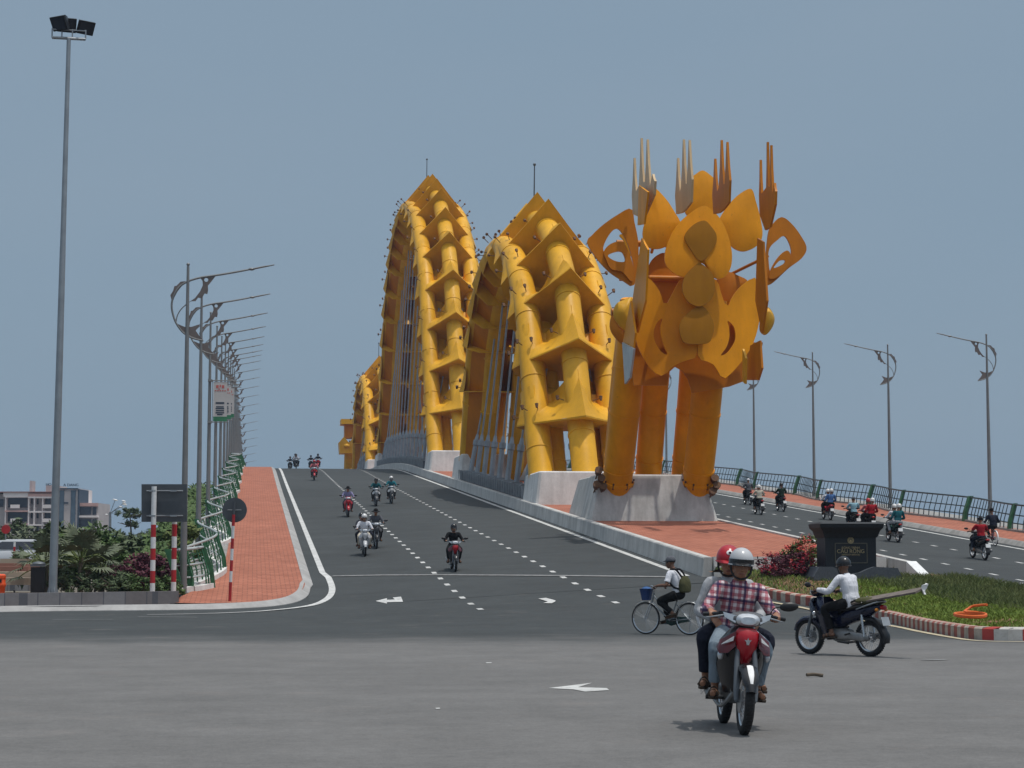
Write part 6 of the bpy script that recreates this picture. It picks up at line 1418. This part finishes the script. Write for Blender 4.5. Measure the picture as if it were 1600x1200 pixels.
def monument():
    D = 56.0; c = W(1323, 910, D); rz = -AL*.35; z0 = c.z-.05
    t = thing('monument', 'dark granite monument with flared cap and gilded plaque on the island', 'monument', (c.x, c.y, z0), None, (0, 0, rz))
    k = D/3000.0; Z = lambda py: (908-py)*k
    L = lambda mb, nm, m, par=t, sharp=25: mb.build(nm, M(m), par, world=False, sharp=sharp)
    mb = MB(); mb.box((.12, 0, -.1), (2.9, 1.9, .3)); L(mb, 'footing', 'conc_w')
    mb = MB(); w0, w1 = 1.16, 1.0
    out = [(-w0, .0), (-w0, .22), (-w1, Z(881)), (-.62, Z(881)), (-.45, Z(884)), (-.2, Z(890)), (0, Z(891.5)), (.2, Z(890)), (.45, Z(884)), (.62, Z(881)), (w1+.3, Z(883)), (w0+.25, .2), (w0+.25, 0)]
    mb.prism([V((x, -.78, z)) for x, z in out], V((0, 1.5, 0))); L(mb, 'plinth', 'granite_g')
    mb = MB(); mb.box((0, -.0, (Z(893)+Z(833))/2), (80*k, 1.0, Z(833)-Z(893))); L(mb, 'block', 'granite')
    mb = MB(); mb.loft([[V((sx*w, sy*d, z)) for sx, sy in ((-1, -1), (1, -1), (1, 1), (-1, 1))] for z, w, d in ((Z(836), .77, .54), (Z(833), .80, .56), (Z(826), .84, .60), (Z(821), .92, .68), (Z(815), .94, .70), (Z(812.5), .86, .62))]); L(mb, 'cap', 'granite')
    yf = -.5; mb = MB(); x0, x1, za, zb = -24.5*k, 25.5*k, Z(875), Z(845)
    for a, b in (((x0, za), (x1, za)), ((x1, za), (x1, zb)), ((x1, zb), (x0, zb)), ((x0, zb), (x0, za))):
        e = .012; mb.box(((a[0]+b[0])/2, yf-.008, (a[1]+b[1])/2), (abs(a[0]-b[0])+.024, .016, abs(a[1]-b[1])+.024))
    L(mb, 'plaque_frame', 'bronze_d')
    mb = MB(); cz = Z(840.5); mb.prism([V((.10*cos(2*pi*q/24), yf-.012, cz+.10*sin(2*pi*q/24))) for q in range(24)], V((0, .014, 0))); em = L(mb, 'emblem', 'bronze_d')
    mb = MB(); 
    for r in (.085, .06):
        mb.tube([V((r*cos(2*pi*q/24), yf-.016, cz+r*sin(2*pi*q/24))) for q in range(24)], .008, 5, closed=True)
    mb.prism([V((a*.035, yf-.022, cz-.01+b*.035)) for a, b in ((-1, -.8), (1, -.8), (.6, .2), (0, 1), (-.6, .2))], V((0, .01, 0))); L(mb, 'relief', 'bronze', em)
    for body, py, size in (('CÔNG TRÌNH', 852, .085), ('CẦU RỒNG', 857.5, .155), ('(DRAGON BRIDGE)', 862.6, .062)):
        me = text_mesh(body, size); o = put('lettering', me, M('bronze'), t); o.location = (0, yf-.004, Z(py)); o.rotation_euler = (radians(90), 0, 0)
def left_side():
    # low planter wall
    a = [G(x, y, .14) for x, y in ((-200, 948.5), (0, 947.5), (130, 946), (278, 943.5))]; a = [p+V((0, .35, 0)) for p in a]; mb = MB(); mb.loft([[p, p+V((0, 0, .36)), p+V((0, .3, .36)), p+V((0, .3, 0))] for p in a]); tag(mb.build('planter_wall', M('pave_grey'), None, sharp=20), 'low dark grey planter wall behind the left kerb', 'wall')
    mb = MB(); mb.loft([[p+V((0, .3, .26)), V((p.x, 64, .5))] for p in a], cap=False, closed=False); tag(mb.build('planting_bed', M('soil')), kind='structure')
    def at(px, D, z=None, dz=0):
        p = W(px, 877, D); p.z = .2 if z is None else z; return p
    zb = a[2].z+.25
    # planting in the bed
    for px, D, R, lf, n, sz, lab in [(200, 59.5, (.7, .5, .6), 'leaf_p', 1500, .10, 'purple leaved shrub left of the striped sign post'), (232, 60.5, (.75, .6, .72), 'leaf_p', 1700, .10, 'tallest purple shrub between the two striped posts'), (262, 59.8, (.6, .5, .62), 'leaf_p', 1200, .10, 'purple shrub beside the green end post of the railing'),
        (185, 58.6, (.75, .4, .34), 'leaf_d', 1200, .07, 'low dark ground shrub in front of the purple ones'), (225, 58.6, (.75, .4, .30), 'leaf', 1200, .07, 'low green ground shrub at the foot of the sign'), (262, 58.4, (.6, .35, .26), 'leaf', 900, .07, 'low green ground shrub at the railing end'), (145, 58.8, (.7, .4, .4), 'leaf_d', 1100, .08, 'low dark shrub under the fan palm'), (108, 58.9, (.6, .4, .4), 'leaf_d', 900, .08, 'low dark shrub beside the mast foot')]:
        p = at(px, D, zb); bush(lab, p, R, lf, n, sz, 'shrubs of the left planting bed')
    fan_palm('bushy grey-green fan palm right of the mast', at(126, 59.6, zb), 2.0, 26, 1.25, 'fan palms of the left bed'); fan_palm('smaller fan palm left behind the mast', at(72, 61.5, zb), 1.9, 20, 1.15, 'fan palms of the left bed'); fan_palm('low fan palm between mast and purple shrubs', at(160, 61.0, zb), 1.5, 18, 1.0, 'fan palms of the left bed')
    # larger shrubs and small trees behind
    spec = [(62, 72, 2.0, (1.1, 1.1, .8), 'leaf_d'), (104, 70, 2.55, (1.2, 1.1, 1.0), 'leaf_d'), (140, 69, 2.45, (1.2, 1.1, 1.0), 'leaf'), (178, 71, 2.3, (1.2, 1.1, .95), 'leaf_d'), (215, 76, 2.2, (1.2, 1.1, .9), 'leaf_g'), (255, 74, 2.35, (1.2, 1.1, .95), 'leaf'), (283, 70, 2.6, (.8, .9, 1.05), 'leaf_y')]
    labs = ['round dark tree behind the black planter', 'dark tree just right of the mast', 'green tree above the fan palm', 'dark tree above the purple shrubs', 'grey-green tree left of the sign board', 'green tree under the sign board', 'yellow-green tree against the railing']
    for (px, D, H, R, lf), lab in zip(spec, labs): tree(lab, at(px, D), H, R, lf, 1700, .17, group='small trees behind the planting bed', clumps=18, trunk=.07)
    far = [(5, 118, 3.2, (2.0, 2, 1.4), 'leaf_d'), (28, 140, 4.1, (2.2, 2, 1.8), 'leaf_d'), (52, 128, 3.3, (1.8, 2, 1.4), 'leaf_g'), (118, 190, 3.9, (3.4, 2.4, 1.7), 'leaf_d'), (150, 200, 3.7, (3.4, 2.4, 1.6), 'leaf_g'), (182, 185, 3.6, (3.0, 2.4, 1.6), 'leaf_d'), (222, 195, 3.8, (3.2, 2.4, 1.7), 'leaf_g'), (262, 180, 4.1, (3.0, 2.4, 1.8), 'leaf_d'), (300, 170, 4.0, (2.4, 2.2, 1.8), 'leaf')]
    labs = ['dark tree at the left edge under the pink building', 'tall dark tree in front of the pink building', 'grey-green tree just left of the mast', 'far dark tree below the glass tower', 'far grey-green tree below the right wing', 'far dark tree left of the white dish mast', 'far grey-green tree behind the lone layered tree', 'far dark tree behind the sign board', 'far green tree behind the first lamp posts']
    for (px, D, H, R, lf), lab in zip(far, labs): tree(lab, at(px, D), H, R, lf, 1500, .30, group='far trees on the left bank', clumps=16, trunk=.14)
    # lone layered tree
    b = at(203, 165); t = thing('layered_tree', 'lone dark tree with flat layered branches against the sky', 'tree', b); mb = MB(); mb.tube([b, b+V((.1, 0, 3.2)), b+V((-.1, 0, 5.6))], [.12, .09, .04], 7); cw = MB()
    for z, r in ((2.8, 1.1), (3.6, 1.3), (4.5, 1.1), (5.3, 1.35), (5.7, .7)):
        for k in range(3): q = rnd(0, 6.28); mb.tube([b+V((0, 0, z-.2)), b+V((cos(q)*r, sin(q)*r, z+.1))], [.04, .02], 5)
        leafquads(cw, b+V((rnd(-.3, .4), 0, z)), (r, r, .22), 330, .17, 6)
    mb.build('trunk', M('bark'), t); cw.build('crown', M('leaf_d'), t, sharp=None)
    # bins and street furniture at the left edge
    p = at(61, 58.6, a[1].z+.1); t = thing('planter_bin', 'tall black square bin left of the mast', 'bin', p); mb = MB(); mb.box(p+V((0, 0, .5)), (.42, .42, .96), tap=1.04); mb.build('body', M('black'), t, sharp=20); mb = MB(); mb.box(p+V((0, 0, 1.03)), (.47, .47, .07)); mb.ell(p+V((0, 0, 1.08)), (.2, .2, .07), 12, 6); mb.build('lid', M('steel_d'), t)
    p = at(-1, 58.4, a[1].z+.05); t = thing('litter_bin', 'orange plastic litter bin cut by the left edge', 'bin', p); mb = MB(); mb.loft([elring(p+V((0, 0, z)), w, w*.8, axis='z', p=4) for z, w in ((.1, .17), (.42, .19), (.46, .215), (.52, .215), (.56, .195), (.70, .195))]); mb.build('body', M('orange'), t); mb = MB(); mb.loft([elring(p+V((0, 0, z)), w, w*.8, axis='z', p=4) for z, w in ((.70, .205), (.78, .205), (.82, .15))]); mb.build('lid', M('orange'), t); mb = MB(); mb.box(p+V((0, -.165, .62)), (.2, .02, .1)); mb.build('slot', M('black'), t)
    p = at(25, 58.2, a[1].z+.1); mb = MB(); mb.tube([p, p+V((-.03, 0, .26))], [.035, .025], 8); mb.ell(p+V((-.03, 0, .27)), .035, 8, 6); tag(mb.build('bollard', M('black')), 'short black bollard between the orange bin and the black bin', 'bollard')
    # terrace steps
    b = at(22, 66, .2); t = thing('terrace_steps', 'stepped beige and terracotta terrace wall at the left edge', 'steps', b); fx = cdir(1, 0); fw = cdir(0, 1)
    def slab(px0, px1, py0, py1, D, dep, nm, mt):
        A = W(px0, py1, D); B = W(px1, py1, D); T = W(px0, py0, D); H = T.z-A.z; mb = MB(); o = V((0, 0, H)); mb.loft([[A, B, B+fw*dep, A+fw*dep], [A+o, B+o, B+fw*dep+o, A+fw*dep+o]]); mb.build(nm, M(mt), t, sharp=20)
    slab(-20, 49, 903, 914, 62, 1.2, 'kerb_slab', 'beige'); slab(-20, 49, 893.5, 903.3, 63.5, 1.5, 'step', 'beige'); slab(-20, 44, 885, 894, 65.5, 1.6, 'step', 'terra'); slab(-10, 42, 880, 885.3, 67.5, 1.6, 'step', 'terra'); slab(0, 42, 873, 880.3, 70, 1.6, 'step', 'beige')
    p = at(8, 112, .2); t = thing('red_disc_sign', 'small red round sign among the trees at the left edge', 'road sign', p); mb = MB(); mb.tube([p, p+V((0, 0, 2.9))], .04, 8); mb.build('post', M('steel'), t); mb = MB(); cc = p+V((0, -.05, 3.15)); mb.prism([cc+fx*.26*cos(2*pi*k/24)+V((0, 0, .26*sin(2*pi*k/24))) for k in range(24)], fw*.03); mb.build('disc', M('red'), t)
    p = at(22, 90, .2); t = thing('marker_post', 'thin white post with red tip beside the parked cars', 'post', p); striped_post(t, p, p+V((0, 0, 2.2)), .05, [(.1, 'white'), (.2, 'red'), (.7, 'white')])
    # parked cars
    A = [W(px, 877, D) for px, D in ((-60, 86), (64, 86), (64, 112), (-60, 112))]; mb = MB(); mb.loft([[V((p.x, p.y, z)) for p in A] for z in (.1, 1.1)]); tag(mb.build('raised_pavement', M('pave_grey'), None, sharp=20), kind='structure')
    def car(label, px, D, yaw, mt):
        p = at(px, D, 1.12); t = thing('parked_car', label, 'car', p, 'cars parked on the left bank', (0, 0, yaw)); L = lambda mb, nm, m, par=t: mb.build(nm, M(m), par, world=False)
        def sec(y, w, z0, z1): return [V((sx*w*k, y, z)) for sx, k, z in ((-1, .96, z0), (-1, 1, z0+.2), (-1, .97, z1-.1), (-1, .88, z1), (1, .88, z1), (1, .97, z1-.1), (1, 1, z0+.2), (1, .96, z0))]
        mb = MB(); mb.loft([sec(-2.1, .72, .35, .75), sec(-1.95, .84, .25, .88), sec(-1.1, .86, .22, .95), sec(1.0, .86, .22, .92), sec(1.9, .82, .25, .78), sec(2.1, .7, .32, .62)]); L(mb, 'body', mt)
        mb = MB(); mb.loft([[V((sx*w, y, z)) for sx, y in ((-1, y0), (1, y0), (1, y1), (-1, y1))] for z, w, y0, y1 in ((.90, .80, -1.7, 1.05), (1.36, .62, -1.1, .35), (1.42, .58, -1.0, .25))]); L(mb, 'roof', mt)
        mb = MB(); mb.loft([[V((sx*w, y, z)) for sx, y in ((-1, y0), (1, y0), (1, y1), (-1, y1))] for z, w, y0, y1 in ((.95, .81, -1.66, 1.02), (1.31, .655, -1.2, .46))]); L(mb, 'window', 'window')
        for x in (-.78, .78):
            for y in (-1.3, 1.3): w = L(wheel_tyre((x, y, .31), .22, .09, 20, 8), 'wheel', 'rubber'); mb = MB(); mb.tube([(x-.07, y, .31), (x+.07, y, .31)], .17, 14); L(mb, 'rim', 'alu', w)
        for x in (-.6, .6): mb = MB(); mb.ell((x, 2.02, .62), (.16, .08, .08), 10, 6); L(mb, 'headlight', 'lens')
    car('white car parked at the far left edge', 4, 96, 1.2, 'carpaint'); car('white car parked nearest the striped marker post', 22, 92, 1.5, 'carpaint'); car('pale blue car parked left of the mast', 46, 98, 1.4, 'carblue')
    # apartment building and glass tower
    D = 440; b = at(60, D, .2); t = thing('apartment_building', 'pink and grey apartment block with balconies far behind the trees', 'building', b)
    def bx(px0, px1, py0, py1, dd, dep, nm, mt, par=t):
        A = W(px0, py1, D+dd); B = W(px1, py1, D+dd); H = (py1-py0)*D/3000; o = V((0, 0, H)); mb = MB(); mb.loft([[A, B, B+fw*dep, A+fw*dep], [A+o, B+o, B+fw*dep+o, A+fw*dep+o]]); return mb.build(nm, M(mt), par, sharp=20)
    bx(-40, 7, 772, 879, 2, 14, 'wall', 'greywall'); bx(7, 82, 776, 879, 1.5, 14, 'wall', 'greywall'); bx(5, 44, 769, 776, -.5, 16, 'roof', 'whitewall'); bx(43, 82, 771, 777, -.5, 16, 'roof', 'pinkwall'); bx(-40, 82, 768, 769.3, -.8, 16, 'roof_edge', 'roofred')
    for y in (775, 797.5, 818, 838): bx(7, 43, y, y+2.2, -.6, 2.2, 'floor_slab', 'pinkwall' if y > 780 else 'whitewall'); bx(43.5, 82, y+1, y+3.4, -.6, 2.2, 'floor_slab', 'whitewall')
    for x in (6, 42.2, 51, 64, 79): bx(x, x+1.6, 776, 862, -.5, 2, 'column', 'whitewall')
    for y in (778, 799.8, 820): 
        for x0, x1 in ((8, 42), (44.5, 50.5), (55, 60), (67.5, 78.5)): bx(x0, x1, y, y+(15 if x1-x0 > 20 else 10), 1.3, .6, 'window', 'window')
        for x0, x1 in ((16, 30), (66, 79)): bx(x0, x1, y+10.5, y+16, -.9, .5, 'balcony', 'whitewall')
    bx(-38, -20, 780, 792, 1.7, .6, 'window', 'window'); bx(-10, 5, 780, 792, 1.7, .6, 'window', 'window'); bx(46, 50, 751, 770, 4, 3, 'stair_turret', 'greywall')
    t2 = thing('glass_tower', 'narrow blue-grey glass tower with rooftop letters behind the mast', 'building', at(96, D+6, .2)); bx(69, 84, 757, 879, 6, 12, 'wall', 'greywall', t2); bx(84, 121, 763, 879, 3, 14, 'wall', 'whitewall', t2)
    for x0, x1 in ((89, 98), (109, 116)): bx(x0, x1, 766, 870, 2.6, 1, 'glazing', 'glassbl', t2)
    bx(98.3, 108.7, 767, 870, 2.7, 1, 'panel', 'greywall', t2); bx(88, 121, 762.5, 764, 2.2, 12, 'roof_edge', 'signblue', t2); bx(99.5, 106.5, 784.5, 787, 2.5, .3, 'panel_sign', 'signblue', t2); bx(119.5, 121.5, 764, 870, 2.4, 10, 'dark_edge', 'signblue', t2)
    for body, px, py in (('HO', 76, 757.2), ('A DANG', 111, 758)):
        me = text_mesh(body, .85 if body == 'HO' else .9, .15); o = put('rooftop_letters', me, M('signblue'), t2); o.location = W(px, py, D+2.5)-t2.location; o.rotation_euler = (radians(90), 0, -AL)
    bx(121.8, 152, 785.5, 879, 4, 13, 'wall', 'greywall', t); bx(121.8, 152.5, 786, 791, 3.4, 1, 'roof_edge', 'pinkwall', t)
    for y in (792.5, 811): bx(125, 142, y, y+12, 3.6, .6, 'window', 'window'); bx(144.5, 150, y, y+12, 3.6, .6, 'window', 'window'); bx(122, 152.5, y+13, y+16, 2.8, 1.5, 'balcony', 'whitewall')
    # mast with white reflector dishes
    p = at(172, 210, .2); t = thing('dish_mast', 'slim distant mast with bright white reflector dishes', 'mast', p); mb = MB(); mb.tube([p, W(172, 800, 210)], [.25, .12], 8)
    for px, py in ((180, 781), (193.5, 786), (189, 792), (213.5, 799.5), (166.5, 804)): mb.tube([W(172, 802, 210), W(px, py, 210)], .035, 5)
    mb.build('pole', M('steel'), t)
    for px, py, w in ((180, 781, .3), (193.5, 783, .24), (194, 786, .24), (194.5, 788.3, .28), (189, 792, .24), (213.8, 799.5, .16), (166.5, 804, .16)):
        c = W(px, py, 210); mb = MB(); mb.ell(c, (w, w, .08), 14, 6, rot=Matrix.Rotation(.25, 3, 'Y')); mb.build('dish', M('white'), t)
def ramp_cover():
    mb = MB(); vs = []; fs = []
    for i in range(11000):
        y = 60.8+70*random.random()**1.5; x = -2.75-rnd(0, 1.5); z = h(x, y)+.15+rnd(-.5, .75)*(1-.3*(-2.75-x)); p = V((x+.25*sin(y*1.7), y, z)); a = V((random.gauss(0, 1), random.gauss(0, 1), random.gauss(0, .7))).normalized(); q = a.orthogonal().normalized(); s = rnd(.07, .17); k = len(vs)
        vs += [p-a*s, p+q*s*.4, p+a*s, p-q*s*.4]; fs.append((k, k+1, k+2, k+3))
    mb.add(vs, fs); tag(mb.build('ramp_ground_cover', M('leaf'), None, sharp=None), 'green ground cover growing along the foot of the left railing', 'ground cover', None, 'stuff')
ramp_cover(); lamps(); railings(); signs(); island(); monument(); left_side()
